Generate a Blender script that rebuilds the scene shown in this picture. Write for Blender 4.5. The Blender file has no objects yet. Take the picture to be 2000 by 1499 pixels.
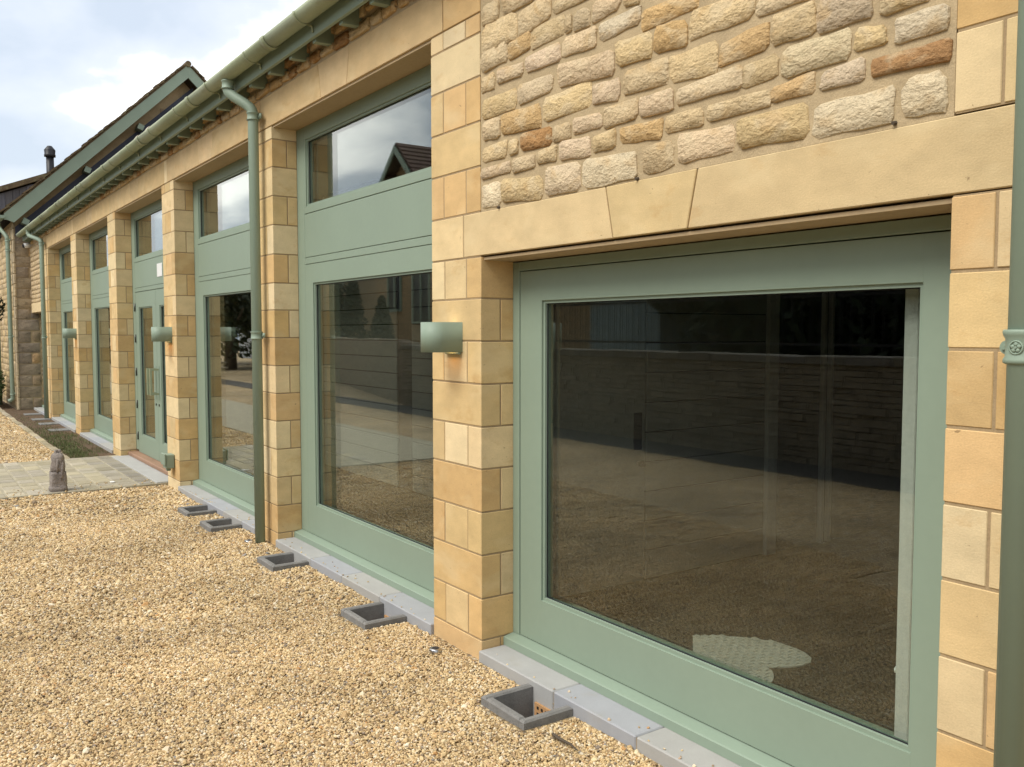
import bpy, bmesh, math, random
from mathutils import Vector, Matrix, noise
R = random.Random(7)
S = bpy.context.scene
COL = S.collection
rad = math.radians

# ------------------------------------------------------------------ camera
cd = bpy.data.cameras.new('camera'); cam = bpy.data.objects.new('camera', cd); COL.objects.link(cam)
yaw, pitch, roll = 55.159, 3.374, 0.0121
cam.location = (0, -2.3105, 1.6)
cam.rotation_euler = (rad(90 - pitch), rad(roll), rad(yaw))
cd.sensor_fit = 'HORIZONTAL'; cd.sensor_width = 36.0; cd.lens = 36.0 * 1729 / 2000
cd.clip_start = 0.05; cd.clip_end = 2000
S.camera = cam
# ------------------------------------------------------------------ world
W = bpy.data.worlds.new('World'); S.world = W; W.use_nodes = True
nt = W.node_tree; nt.nodes.clear(); N = nt.nodes.new; LK = nt.links.new
SUN_EL, SUN_AZ = 50, 177          # degrees; azimuth measured from +y clockwise, sun stands in front of the facade
out = N('ShaderNodeOutputWorld'); bg = N('ShaderNodeBackground'); bg.inputs['Strength'].default_value = 0.1
sky = N('ShaderNodeTexSky'); sky.sky_type = 'NISHITA'; sky.sun_disc = False
sky.sun_elevation = rad(SUN_EL); sky.sun_rotation = rad(SUN_AZ); sky.air_density = 1.2; sky.dust_density = 2.0
tc = N('ShaderNodeTexCoord'); sx = N('ShaderNodeSeparateXYZ'); LK(tc.outputs['Generated'], sx.inputs[0])
za = N('ShaderNodeMath'); za.operation = 'MAXIMUM'; za.inputs[1].default_value = 0.0; LK(sx.outputs['Z'], za.inputs[0])
zb = N('ShaderNodeMath'); zb.operation = 'ADD'; zb.inputs[1].default_value = 0.22; LK(za.outputs[0], zb.inputs[0])
dx = N('ShaderNodeMath'); dx.operation = 'DIVIDE'; LK(sx.outputs['X'], dx.inputs[0]); LK(zb.outputs[0], dx.inputs[1])
dy = N('ShaderNodeMath'); dy.operation = 'DIVIDE'; LK(sx.outputs['Y'], dy.inputs[0]); LK(zb.outputs[0], dy.inputs[1])
cb = N('ShaderNodeCombineXYZ'); LK(dx.outputs[0], cb.inputs[0]); LK(dy.outputs[0], cb.inputs[1]); cb.inputs[2].default_value = 12.9
n1 = N('ShaderNodeTexNoise'); n1.inputs['Scale'].default_value = 1.15; n1.inputs['Detail'].default_value = 7; n1.inputs['Roughness'].default_value = 0.5; n1.inputs['Distortion'].default_value = 0.25
LK(cb.outputs[0], n1.inputs['Vector'])
cr = N('ShaderNodeValToRGB'); LK(n1.outputs['Fac'], cr.inputs[0])
el = cr.color_ramp.elements; el[0].position = 0.40; el[0].color = (3.35, 3.75, 4.3, 1); el[1].position = 0.61; el[1].color = (10.5, 10.2, 9.7, 1)
e = el.new(0.50); e.color = (4.3, 4.55, 4.95, 1)
mx = N('ShaderNodeMix'); mx.data_type = 'RGBA'; mx.inputs['Factor'].default_value = 0.88
LK(sky.outputs[0], mx.inputs[6]); LK(cr.outputs[0], mx.inputs[7]); LK(mx.outputs[2], bg.inputs['Color']); LK(bg.outputs[0], out.inputs[0])
# ------------------------------------------------------------------ sun
sl = bpy.data.lights.new('sun', 'SUN'); sl.energy = 1.5; sl.angle = rad(30); sl.color = (1.0, 0.95, 0.86)
so = bpy.data.objects.new('sun', sl); COL.objects.link(so)
sd = Vector((math.sin(rad(SUN_AZ)) * math.cos(rad(SUN_EL)), math.cos(rad(SUN_AZ)) * math.cos(rad(SUN_EL)), math.sin(rad(SUN_EL))))
so.rotation_euler = sd.to_track_quat('Z', 'Y').to_euler()
vs = S.view_settings; vs.view_transform = 'Standard'; vs.look = 'None'; vs.gamma = 1; vs.use_curve_mapping = False; vs.exposure = 1.15
S.render.engine = 'CYCLES'
S.cycles.max_bounces = 8; S.cycles.transparent_max_bounces = 12

# ------------------------------------------------------------------ materials
def mat(name, base=(.5, .5, .5), rough=.8, objcol=False, var=0.12, scale=3.0, fine=60.0, finevar=.06, bump=.1, bscale=40., spec=.3, dist=.01, warp=None, dirt=None, coat=0, metal=0, pits=None, blend=None, bump2=None):
    m = bpy.data.materials.new(name); m.use_nodes = True
    t = m.node_tree; b = t.nodes['Principled BSDF']; n = t.nodes.new; l = t.links.new
    b.inputs['Roughness'].default_value = rough; b.inputs['Specular IOR Level'].default_value = spec; b.inputs['Metallic'].default_value = metal
    if coat: b.inputs['Coat Weight'].default_value = coat
    g = n('ShaderNodeNewGeometry')
    oi = n('ShaderNodeObjectInfo')
    sc = n('ShaderNodeVectorMath'); sc.operation = 'MULTIPLY_ADD'; sc.inputs[1].default_value = (1, 1, 1)
    rv = n('ShaderNodeCombineXYZ'); rm = n('ShaderNodeMath'); rm.operation = 'MULTIPLY'; rm.inputs[1].default_value = 40 if objcol else 0
    l(oi.outputs['Random'], rm.inputs[0]); l(rm.outputs[0], rv.inputs[0]); l(rm.outputs[0], rv.inputs[2])
    l(g.outputs['Position'], sc.inputs[0]); l(rv.outputs[0], sc.inputs[2])
    vec = sc.outputs[0]
    if warp:
        wm = n('ShaderNodeVectorMath'); wm.operation = 'MULTIPLY'; wm.inputs[1].default_value = warp; l(vec, wm.inputs[0]); vec2 = wm.outputs[0]
    else: vec2 = vec
    a = n('ShaderNodeTexNoise'); a.inputs['Scale'].default_value = scale; a.inputs['Detail'].default_value = 5; a.inputs['Roughness'].default_value = .6; l(vec2, a.inputs['Vector'])
    f = n('ShaderNodeTexNoise'); f.inputs['Scale'].default_value = fine; f.inputs['Detail'].default_value = 3; l(vec, f.inputs['Vector'])
    def rng(src, v, gain=2.2):
        r = n('ShaderNodeMapRange'); r.inputs['From Min'].default_value = .5 - .5 / gain; r.inputs['From Max'].default_value = .5 + .5 / gain
        r.inputs['To Min'].default_value = 1 - v; r.inputs['To Max'].default_value = 1 + v; l(src, r.inputs['Value']); return r.outputs[0]
    mu = n('ShaderNodeMath'); mu.operation = 'MULTIPLY'; l(rng(a.outputs['Fac'], var), mu.inputs[0]); l(rng(f.outputs['Fac'], finevar), mu.inputs[1])
    vm = n('ShaderNodeVectorMath'); vm.operation = 'SCALE'; l(mu.outputs[0], vm.inputs['Scale'])
    if objcol: l(oi.outputs['Color'], vm.inputs[0])
    else: vm.inputs[0].default_value = base
    res = vm.outputs[0]
    if dirt:   # (colour, scale, threshold, width)
        d = n('ShaderNodeTexNoise'); d.inputs['Scale'].default_value = dirt[1]; d.inputs['Detail'].default_value = 6; d.inputs['Roughness'].default_value = .65; l(vec2, d.inputs['Vector'])
        r = n('ShaderNodeMapRange'); r.inputs['From Min'].default_value = dirt[2]; r.inputs['From Max'].default_value = dirt[2] + dirt[3]; r.inputs['To Max'].default_value = dirt[4]; l(d.outputs['Fac'], r.inputs['Value'])
        x = n('ShaderNodeMix'); x.data_type = 'RGBA'; l(r.outputs[0], x.inputs['Factor']); l(res, x.inputs[6]); x.inputs[7].default_value = (*dirt[0], 1); res = x.outputs[2]
    if blend:  # mineral colour variation inside one stone
        for (colr, scl_, lo, hi, amt) in blend:
            d = n('ShaderNodeTexNoise'); d.inputs['Scale'].default_value = scl_; d.inputs['Detail'].default_value = 4; d.inputs['Distortion'].default_value = .6; l(vec2, d.inputs['Vector'])
            r = n('ShaderNodeMapRange'); r.inputs['From Min'].default_value = lo; r.inputs['From Max'].default_value = hi; r.inputs['To Max'].default_value = amt; l(d.outputs['Fac'], r.inputs['Value'])
            x = n('ShaderNodeMix'); x.data_type = 'RGBA'; l(r.outputs[0], x.inputs['Factor']); l(res, x.inputs[6]); x.inputs[7].default_value = (*colr, 1); res = x.outputs[2]
    l(res, b.inputs['Base Color'])
    if bump:
        c = n('ShaderNodeTexNoise'); c.inputs['Scale'].default_value = bscale; c.inputs['Detail'].default_value = 6; c.inputs['Roughness'].default_value = .62; l(vec2, c.inputs['Vector'])
        bp = n('ShaderNodeBump'); bp.inputs['Strength'].default_value = bump; bp.inputs['Distance'].default_value = dist; l(c.outputs['Fac'], bp.inputs['Height']); l(bp.outputs[0], b.inputs['Normal'])
        if bump2:
            c2 = n('ShaderNodeTexNoise'); c2.inputs['Scale'].default_value = bump2[0]; c2.inputs['Detail'].default_value = 2; c2.inputs['Distortion'].default_value = .35; l(vec2, c2.inputs['Vector'])
            b2 = n('ShaderNodeBump'); b2.inputs['Strength'].default_value = 1; b2.inputs['Distance'].default_value = bump2[1]; l(c2.outputs['Fac'], b2.inputs['Height']); l(b2.outputs[0], bp.inputs['Normal'])
    return m

M = {}
M['ashlar'] = mat('ashlar', objcol=True, rough=.9, var=.12, scale=6, fine=180, finevar=.06, bump=.4, bscale=120, dist=.0025, warp=(1, 1, 1.7), dirt=((.44, .25, .085), 4.0, .58, .14, .5), spec=.15, blend=[((.66, .53, .31), 3.5, .52, .70, .4), ((.16, .10, .05), 42, .71, .74, .6)])
M['rubble'] = mat('rubble', objcol=True, rough=.95, var=.14, scale=14, fine=130, finevar=.14, bump=1.0, bscale=52, dist=.014, bump2=(14, .015), warp=(1, 1, 1.5), dirt=((.30, .17, .07), 15, .62, .08, .5), spec=.1, blend=[((.62, .50, .32), 9, .50, .62, .55), ((.50, .33, .15), 7, .56, .68, .5)])
M['mortar'] = mat('mortar', (.42, .325, .195), .95, var=.14, scale=9, fine=220, finevar=.15, bump=.6, bscale=90, dist=.006, spec=.15)
M['joint'] = mat('joint', (.34, .25, .145), .95, var=.12, scale=12, fine=220, finevar=.12, bump=.4, bscale=120, dist=.003, spec=.15)
M['green'] = mat('green_paint', (.228, .292, .226), .5, var=.035, scale=1.7, fine=30, finevar=.012, bump=.05, bscale=260, dist=.001, spec=.3)
M['gutgreen'] = mat('weathered_green', (.28, .315, .20), .55, var=.14, scale=6, fine=60, finevar=.05, bump=.12, bscale=60, dist=.002, spec=.45, warp=(.35, 1, 1), dirt=((.20, .19, .10), 9, .56, .12, .5))
M['plinth'] = mat('plinth_stone', objcol=True, rough=.75, var=.08, scale=5, fine=260, finevar=.05, bump=.15, bscale=150, dist=.002, dirt=((.30, .28, .22), 6, .58, .14, .35))
M['concrete'] = mat('concrete', (.185, .18, .17), .9, var=.16, scale=16, fine=220, finevar=.14, bump=.6, bscale=110, dist=.004, dirt=((.05, .05, .045), 60, .66, .04, .8))
M['terracotta'] = mat('terracotta', (.42, .24, .11), .9)
M['dark'] = mat('dark_void', (.015, .014, .012), .9, bump=0)
M['black'] = mat('black_metal', (.018, .018, .022), .45, bump=0)
M['white'] = mat('white_paint', (.72, .72, .70), .5, var=.03, bump=0)
M['whitepost'] = mat('white_post', (.62, .60, .57), .5, var=.08, scale=14, bump=.05, warp=(1, 1, .2))
M['steel'] = mat('steel', (.45, .45, .45), .3, bump=0, metal=1)
M['hinge'] = mat('hinge_metal', (.10, .10, .09), .4, bump=0, metal=.8)
M['soffit'] = mat('soffit_plaster', (.40, .30, .175), .9, var=.06, scale=3, bump=.1)
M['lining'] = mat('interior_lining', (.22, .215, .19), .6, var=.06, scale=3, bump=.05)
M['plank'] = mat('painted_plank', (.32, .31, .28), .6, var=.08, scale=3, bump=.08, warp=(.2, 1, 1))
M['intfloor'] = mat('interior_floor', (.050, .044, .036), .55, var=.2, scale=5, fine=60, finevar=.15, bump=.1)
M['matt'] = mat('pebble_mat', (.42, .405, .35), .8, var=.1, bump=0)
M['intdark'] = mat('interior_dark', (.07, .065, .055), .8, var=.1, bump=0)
M['timber'] = mat('grey_timber', objcol=True, rough=.85, var=.25, scale=5, fine=90, finevar=.15, bump=.4, bscale=40, dist=.004, warp=(1, 6, .6))
M['thresh'] = mat('hardwood', (.28, .17, .11), .6, var=.2, scale=8, bump=.15, warp=(.2, 1, 1))
M['tile'] = mat('roof_tile', (.115, .082, .045), .9, var=.3, scale=7, fine=50, finevar=.2, bump=.6, bscale=30, dist=.01, dirt=((.17, .155, .085), 9, .52, .1, .7))
M['tiledark'] = mat('dark_roof_tile', (.07, .042, .033), .85, var=.2, scale=4, fine=30, finevar=.15, bump=.4, bscale=20, dist=.01)
M['lead'] = mat('lead', (.045, .05, .075), .55, var=.15, scale=6, bump=.1)
M['gablestone'] = mat('gable_stone', objcol=True, rough=.95, var=.25, scale=5, fine=50, finevar=.12, bump=.8, bscale=14, dist=.02, warp=(1, 1, 1.6), dirt=((.10, .08, .055), 7, .55, .12, .55))
M['sett'] = mat('sett_stone', objcol=True, rough=.9, var=.16, scale=6, fine=90, finevar=.1, bump=.5, bscale=45, dist=.004, dirt=((.20, .185, .12), 3, .5, .15, .5))
M['settjoint'] = mat('sett_joint', (.34, .305, .22), .95, var=.15, scale=8, fine=200, finevar=.15, bump=.4, bscale=90, dist=.004)
M['soil'] = mat('soil', (.11, .072, .043), .98, var=.3, scale=7, fine=60, finevar=.3, bump=1, bscale=45, dist=.02)
M['oldstone'] = mat('old_stone', (.235, .205, .185), .95, var=.3, scale=14, fine=120, finevar=.15, bump=.9, bscale=45, dist=.012, dirt=((.36, .33, .29), 30, .58, .08, .7))
M['damp_shade'] = mat('damp_shade', (.07, .064, .055), .85, var=.12, scale=2, fine=120, finevar=.2, bump=.4, bscale=120, dist=.004)  # damp and shade of the wall foot put into one dark colour
M['foliage'] = mat('foliage', (.045, .075, .022), .6, var=.4, scale=5, fine=30, finevar=.3, bump=0)
M['darkfoliage'] = mat('dark_foliage', (.022, .036, .014), .6, var=.4, scale=4, fine=30, finevar=.3, bump=0)
M['grass'] = mat('grass', (.105, .13, .045), .7, var=.35, scale=9, bump=0)
M['bark'] = mat('bark', (.09, .07, .05), .95, bump=.6, bscale=30)
M['bluepaint'] = mat('blue_grey_paint', (.20, .27, .29), .6, var=.08, bump=.1)
M['benchwood'] = mat('bench_wood', (.20, .17, .13), .8, var=.2, bump=.3)
M['lampon'] = mat('lamp_led', (1, .8, .5), .5, bump=0)
b = M['lampon'].node_tree.nodes['Principled BSDF']; b.inputs['Emission Color'].default_value = (1, .72, .38, 1); b.inputs['Emission Strength'].default_value = .5

def glassmat():
    m = bpy.data.materials.new('window_glass'); m.use_nodes = True; t = m.node_tree; t.nodes.clear(); n = t.nodes.new; l = t.links.new
    o = n('ShaderNodeOutputMaterial'); g = n('ShaderNodeNewGeometry'); ior = n('ShaderNodeMapRange'); ior.inputs['To Min'].default_value = 1.52; ior.inputs['To Max'].default_value = 1 / 1.52
    l(g.outputs['Backfacing'], ior.inputs['Value']); f = n('ShaderNodeFresnel'); l(ior.outputs[0], f.inputs['IOR'])
    a = n('ShaderNodeMath'); a.operation = 'MULTIPLY'; a.inputs[1].default_value = 2; l(f.outputs[0], a.inputs[0])
    b = n('ShaderNodeMath'); b.operation = 'ADD'; b.inputs[1].default_value = 1; l(f.outputs[0], b.inputs[0])
    c = n('ShaderNodeMath'); c.operation = 'DIVIDE'; l(a.outputs[0], c.inputs[0]); l(b.outputs[0], c.inputs[1])
    tr = n('ShaderNodeBsdfTransparent'); tr.inputs[0].default_value = (.86, .90, .87, 1); gl = n('ShaderNodeBsdfGlossy'); gl.inputs['Roughness'].default_value = 0; gl.inputs[0].default_value = (.97, 1, .99, 1)
    x = n('ShaderNodeMixShader'); l(c.outputs[0], x.inputs[0]); l(tr.outputs[0], x.inputs[1]); l(gl.outputs[0], x.inputs[2]); l(x.outputs[0], o.inputs[0])
    return m
M['glass'] = glassmat()

def gravelmat(inst):
    m = bpy.data.materials.new('gravel_stone' if inst else 'gravel_bed'); m.use_nodes = True; t = m.node_tree; b = t.nodes['Principled BSDF']; n = t.nodes.new; l = t.links.new
    b.inputs['Roughness'].default_value = .85; b.inputs['Specular IOR Level'].default_value = .25
    r = n('ShaderNodeValToRGB'); e = r.color_ramp.elements
    cols = [(0, (.20, .165, .13)), (.07, (.30, .215, .125)), (.2, (.40, .28, .145)), (.4, (.52, .38, .20)), (.6, (.59, .45, .25)), (.78, (.64, .52, .32)), (.9, (.70, .63, .50)), (.96, (.46, .26, .10)), (1, (.26, .26, .26))]
    e[0].position, e[0].color = 0, (*cols[0][1], 1); e[1].position, e[1].color = 1, (*cols[-1][1], 1)
    for p, c in cols[1:-1]: q = e.new(p); q.color = (*c, 1)
    g = n('ShaderNodeNewGeometry')
    if inst:
        oi = n('ShaderNodeObjectInfo'); l(oi.outputs['Random'], r.inputs[0])
    else:
        v = n('ShaderNodeTexVoronoi'); v.inputs['Scale'].default_value = 55; l(g.outputs['Position'], v.inputs['Vector'])
        s = n('ShaderNodeSeparateColor'); l(v.outputs['Color'], s.inputs[0]); l(s.outputs[0], r.inputs[0])
        bp = n('ShaderNodeBump'); bp.inputs['Strength'].default_value = 1; bp.inputs['Distance'].default_value = .016; bp.invert = True; l(v.outputs['Distance'], bp.inputs['Height']); l(bp.outputs[0], b.inputs['Normal'])
    a = n('ShaderNodeTexNoise'); a.inputs['Scale'].default_value = 1.1; a.inputs['Detail'].default_value = 4; l(g.outputs['Position'], a.inputs['Vector'])
    mr = n('ShaderNodeMapRange'); mr.inputs['From Min'].default_value = .3; mr.inputs['From Max'].default_value = .7; mr.inputs['To Min'].default_value = .76; mr.inputs['To Max'].default_value = 1.14; l(a.outputs['Fac'], mr.inputs['Value'])
    vw = n('ShaderNodeVectorMath'); vw.operation = 'MULTIPLY'; vw.inputs[1].default_value = (1.02, 1.0, .96) if inst else (1.2, 1.18, 1.15); l(r.outputs[0], vw.inputs[0]); vm = n('ShaderNodeVectorMath'); vm.operation = 'SCALE'; l(vw.outputs[0], vm.inputs[0])
    if inst: l(mr.outputs[0], vm.inputs['Scale'])
    else:
        gap_shade = n('ShaderNodeMapRange'); gap_shade.inputs['From Min'].default_value = 0; gap_shade.inputs['From Max'].default_value = .75; gap_shade.inputs['To Min'].default_value = .9; gap_shade.inputs['To Max'].default_value = .5; l(v.outputs['Distance'], gap_shade.inputs['Value'])  # shade in the gaps between stones put into the bed colour
        mm = n('ShaderNodeMath'); mm.operation = 'MULTIPLY'; l(mr.outputs[0], mm.inputs[0]); l(gap_shade.outputs[0], mm.inputs[1]); l(mm.outputs[0], vm.inputs['Scale'])
    l(vm.outputs[0], b.inputs['Base Color'])
    return m
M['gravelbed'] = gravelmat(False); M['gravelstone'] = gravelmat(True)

# ------------------------------------------------------------------ object helpers
ORG = {}
def org(o): return ORG.get(o.name, Vector((0, 0, 0))) if o else Vector((0, 0, 0))
def link(name, data, parent=None, loc=(0, 0, 0), m=None, rot=None, color=None):
    o = bpy.data.objects.new(name, data); COL.objects.link(o)
    if m is not None and len(data.materials) == 0: data.materials.append(m)
    L = Vector(loc); ORG[o.name] = L
    if parent: o.parent = parent; o.location = L - org(parent)
    else: o.location = L
    if rot: o.rotation_euler = rot
    if color: o.color = (*color, 1)
    return o
def tag(o, label=None, cat=None, group=None, kind=None):
    if label: o['label'] = label
    if cat: o['category'] = cat
    if group: o['group'] = group
    if kind: o['kind'] = kind
    return o
def thing(name, label, cat, loc=(0, 0, 0), group=None): return tag(link(name, None, None, loc), label, cat, group)
def part(name, parent, loc): return link(name, None, parent, loc)
def mesh(name, vs, fs, smooth=False):
    me = bpy.data.meshes.new(name); me.from_pydata([tuple(v) for v in vs], [], fs); me.update()
    if smooth: me.polygons.foreach_set('use_smooth', [True] * len(me.polygons))
    return me
CACHE = {}
def boxmesh(sx, sy, sz, bev=0.0):
    k = (round(sx, 4), round(sy, 4), round(sz, 4), round(bev, 4))
    if k in CACHE: return CACHE[k]
    bm = bmesh.new(); bmesh.ops.create_cube(bm, size=1)
    for v in bm.verts: v.co = Vector((v.co.x * sx, v.co.y * sy, v.co.z * sz))
    if bev: bmesh.ops.bevel(bm, geom=bm.edges[:], offset=min(bev, sx * .3, sy * .3, sz * .3), segments=1, profile=.5, affect='EDGES')
    me = bpy.data.meshes.new('box'); bm.to_mesh(me); bm.free(); CACHE[k] = me; return me
MC = {}
def slab(name, x0, x1, y0, y1, z0, z1, m, parent=None, bev=.002, color=None):
    d = (abs(x1 - x0), abs(y1 - y0), abs(z1 - z0)); me = boxmesh(*d, bev); k = (me.name, m.name)
    if k not in MC:
        c = me.copy(); c.materials.append(m); MC[k] = c
    return link(name, MC[k], parent, ((x0 + x1) / 2, (y0 + y1) / 2, (z0 + z1) / 2), None, None, color)
class MB:
    def __init__(s): s.v = []; s.f = []
    def add(s, vs, fs):
        o = len(s.v); s.v += [Vector(v) for v in vs]; s.f += [tuple(i + o for i in f) for f in fs]
    def box(s, x0, x1, y0, y1, z0, z1, jit=0):
        vs = [(x, y, z) for z in (z0, z1) for y in (y0, y1) for x in (x0, x1)]
        if jit: vs = [(x + R.uniform(-jit, jit), y + R.uniform(-jit, jit), z + R.uniform(-jit, jit)) for x, y, z in vs]
        s.add(vs, [(0, 2, 3, 1), (4, 5, 7, 6), (0, 1, 5, 4), (2, 6, 7, 3), (0, 4, 6, 2), (1, 3, 7, 5)])
    def tube(s, pts, r, seg=14, caps=True):
        pts = [Vector(p) for p in pts]; rr = r if isinstance(r, (list, tuple)) else [r] * len(pts); rings = []; o = len(s.v)
        up = None
        for i, p in enumerate(pts):
            t = (pts[min(i + 1, len(pts) - 1)] - pts[max(i - 1, 0)]).normalized()
            if up is None: up = t.orthogonal().normalized()
            up = (up - t * up.dot(t)).normalized(); w = t.cross(up)
            for k in range(seg):
                a = 2 * math.pi * k / seg; s.v.append(p + (up * math.cos(a) + w * math.sin(a)) * rr[i])
        for i in range(len(pts) - 1):
            for k in range(seg):
                a = o + i * seg + k; b_ = o + i * seg + (k + 1) % seg; s.f.append((a, b_, b_ + seg, a + seg))
        if caps: s.f.append(tuple(o + k for k in range(seg))[::-1]); s.f.append(tuple(o + (len(pts) - 1) * seg + k for k in range(seg)))
    def prism(s, poly, axis, a0, a1):
        n = len(poly); vs = []
        for a in (a0, a1):
            for (p, q) in poly: vs.append((a, p, q) if axis == 'x' else (p, a, q) if axis == 'y' else (p, q, a))
        s.add(vs, [tuple(range(n))[::-1], tuple(range(n, 2 * n))] + [(i, (i + 1) % n, n + (i + 1) % n, n + i) for i in range(n)])
    def build(s, name, m, parent=None, smooth=False, loc=None, color=None):
        c = Vector(loc) if loc else sum(s.v, Vector()) / max(1, len(s.v))
        me = mesh(name, [v - c for v in s.v], s.f, False); me.materials.append(m)
        bm = bmesh.new(); bm.from_mesh(me); bmesh.ops.recalc_face_normals(bm, faces=bm.faces[:]); bm.to_mesh(me); bm.free()
        if smooth:
            for p in me.polygons: p.use_smooth = len(p.vertices) < 6
        return link(name, me, parent, c, None, None, color)
def mbox(name, x0, x1, y0, y1, z0, z1, m, parent=None, color=None):
    b = MB(); b.box(x0, x1, y0, y1, z0, z1); return b.build(name, m, parent, color=color)

# ---- stone lying on a plane.  plane: 'front' (faces -y, plane y=pos) or 'side' (faces +x, plane x=pos)
def stone(parent, plane, pos, u, v, w, h, proud=.016, m=None, color=(.5, .4, .25), rnd=.09, square=.0, skew=0.):
    vs = []; q_ = 1 - min(.9, square * .7); hm = min(w, h)
    cs = [(-w / 2, -h / 2), (w / 2, -h / 2), (w / 2, h / 2), (-w / 2, h / 2)]
    cs = [(a - math.copysign(R.random() ** 2 * .16 * hm * q_, a), b_ - math.copysign(R.random() ** 2 * .20 * hm * q_, b_)) for a, b_ in cs]
    ring = []
    for k in range(4):
        a, b_ = cs[k], cs[(k + 1) % 4]; ln = math.hypot(b_[0] - a[0], b_[1] - a[1]) or 1; dx_, dy_ = (b_[0] - a[0]) / ln, (b_[1] - a[1]) / ln
        c0, c1 = (R.uniform(.05, .24) * hm * q_ + .002 for _ in (0, 1)); mids = 2 if k % 2 == 0 else 1
        ts = [c0] + [c0 + (ln - c0 - c1) * (m_ + R.uniform(.8, 1.2)) / (mids + 1) for m_ in range(mids)] + [ln - c1]
        for i_, t_ in enumerate(ts):
            o_ = R.uniform(-.045, .03) * hm * q_ if 0 < i_ < len(ts) - 1 else R.uniform(-.02, .01) * hm * q_
            uu, vv = a[0] + dx_ * t_ + dy_ * o_, a[1] + dy_ * t_ - dx_ * o_; ring.append((uu, vv + skew * uu))
    n = len(ring)
    dp = [-.010, proud * .6, proud]; sc = [1.0, .994, .965]
    tl = .9 if m is M['rubble'] else .2; tu, tv = R.uniform(-.2, .2) * tl, R.uniform(-.2, .1) * tl
    for j in range(3):
        for (uu, vv) in ring:
            d = dp[j] + (R.uniform(-.2, .25) * proud if j == 2 else R.uniform(-.15, .15) * proud if j == 1 else 0)
            ins = (w + h) * .5 * .0; vs.append((uu * sc[j], vv * sc[j], d + (uu * tu + vv * tv) * .12 * (j > 0)))
    inner = []
    vs.append((R.uniform(-.15, .15) * w, R.uniform(-.15, .15) * h, proud * R.uniform(.85, 1.2)))
    fs = []
    for j in range(2):
        for k in range(n): fs.append((j * n + k, j * n + (k + 1) % n, (j + 1) * n + (k + 1) % n, (j + 1) * n + k))
    for k in range(n): fs.append((2 * n + k, 2 * n + (k + 1) % n, 3 * n))
    if plane == 'front': P3 = [(a, -d, b_) for a, b_, d in vs]; loc = (u, pos, v)
    else: P3 = [(d, a, b_) for a, b_, d in vs]; loc = (pos, u, v)
    me = mesh('stone', P3, fs); me.materials.append(m)
    me.polygons.foreach_set('use_smooth', [i >= 2 * n for i in range(len(fs))])
    return link('stone', me, parent, loc, None, None, color)
def jitc(c, s=.06):
    k = 1 + R.uniform(-s, s) * 1.5; return (lambda t: (max(.02, c[0] * k), max(.02, c[1] * k * (1 + t * .12)), max(.02, c[2] * k * (1 + t * .9))))(R.uniform(-s, s))
def rubble_rows(u0, u1, v0, v1, hr=(.09, .16), wr=(.14, .38), gap=.016, inside=None):
    v = v0; res = []
    while v < v1 - .03:
        h = R.uniform(*hr); h = min(h, v1 - v)
        if v1 - (v + h) < hr[0] * .6: h = v1 - v
        u = u0
        while u < u1 - .03:
            w = R.uniform(*wr) * (h / .13) ** .4; w = min(w, u1 - u)
            if u1 - (u + w) < wr[0] * .6: w = u1 - u
            if inside is None or inside(u + w / 2, v + h / 2, w, h): res.append((u + w / 2, v + h / 2, w - gap, h - gap))
            u += w
        v += h
    return res

# ================================================================== GROUND
BOX = [-3.0, -4.475, -5.90, -7.33, -8.03]
BW = .16                                     # half width of a vent well
holes = [(x - BW + .015, x + BW - .015, -.265, -.02) for x in BOX]
XP0, XP1 = -12.22, -9.66
holes += [(XP0, XP1, -3.55, 0.0), (-30, XP0, -3.55, -1.75)]            # path of setts
holes += [(-26, XP0, -.62, 0.02)]                                    # planting bed
holes += [(-30.5, 9, -6.3, -5.45)]                                   # dark strip of damp and shade along the wall foot
def gh(x, y):
    return -.016 + .010 * noise.noise(Vector((x * 1.7, y * 1.7, 0))) + .008 * noise.noise(Vector((x * 5, y * 5, 3)))
xs = sorted(set([-150, -60, -35, 15, 60, 150] + [-30.5 + .25 * i for i in range(160)] + [h[0] for h in holes] + [h[1] for h in holes]))
ys = sorted(set([-150, -60, -30, -20, -14, -10, 0.0, .02, 20, 60, 150] + [-.25 * i for i in range(1, 32)] + [h[2] for h in holes] + [h[3] for h in holes] + [-.12, -.37]))
vi = {}; gv = []; gf = []
def gvi(x, y):
    k = (x, y)
    if k not in vi:
        vi[k] = len(gv); z = gh(x, y) if (-31 < x < 12 and -7 < y <= .02) else -.03
        gv.append((x, y, z))
    return vi[k]
for i in range(len(xs) - 1):
    for j in range(len(ys) - 1):
        cx, cy = (xs[i] + xs[i + 1]) / 2, (ys[j] + ys[j + 1]) / 2
        if any(h[0] < cx < h[1] and h[2] < cy < h[3] for h in holes): continue
        gf.append((gvi(xs[i], ys[j]), gvi(xs[i + 1], ys[j]), gvi(xs[i + 1], ys[j + 1]), gvi(xs[i], ys[j + 1])))
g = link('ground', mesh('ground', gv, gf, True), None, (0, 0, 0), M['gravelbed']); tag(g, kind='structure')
wall_foot_strip = mbox('wall_foot_strip', -30.5, 9, -6.3, -5.45, -.1, -.012, M['damp_shade']); tag(wall_foot_strip, kind='structure')  # dark strip of ground, wall-foot damp and shade put into its colour

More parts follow.
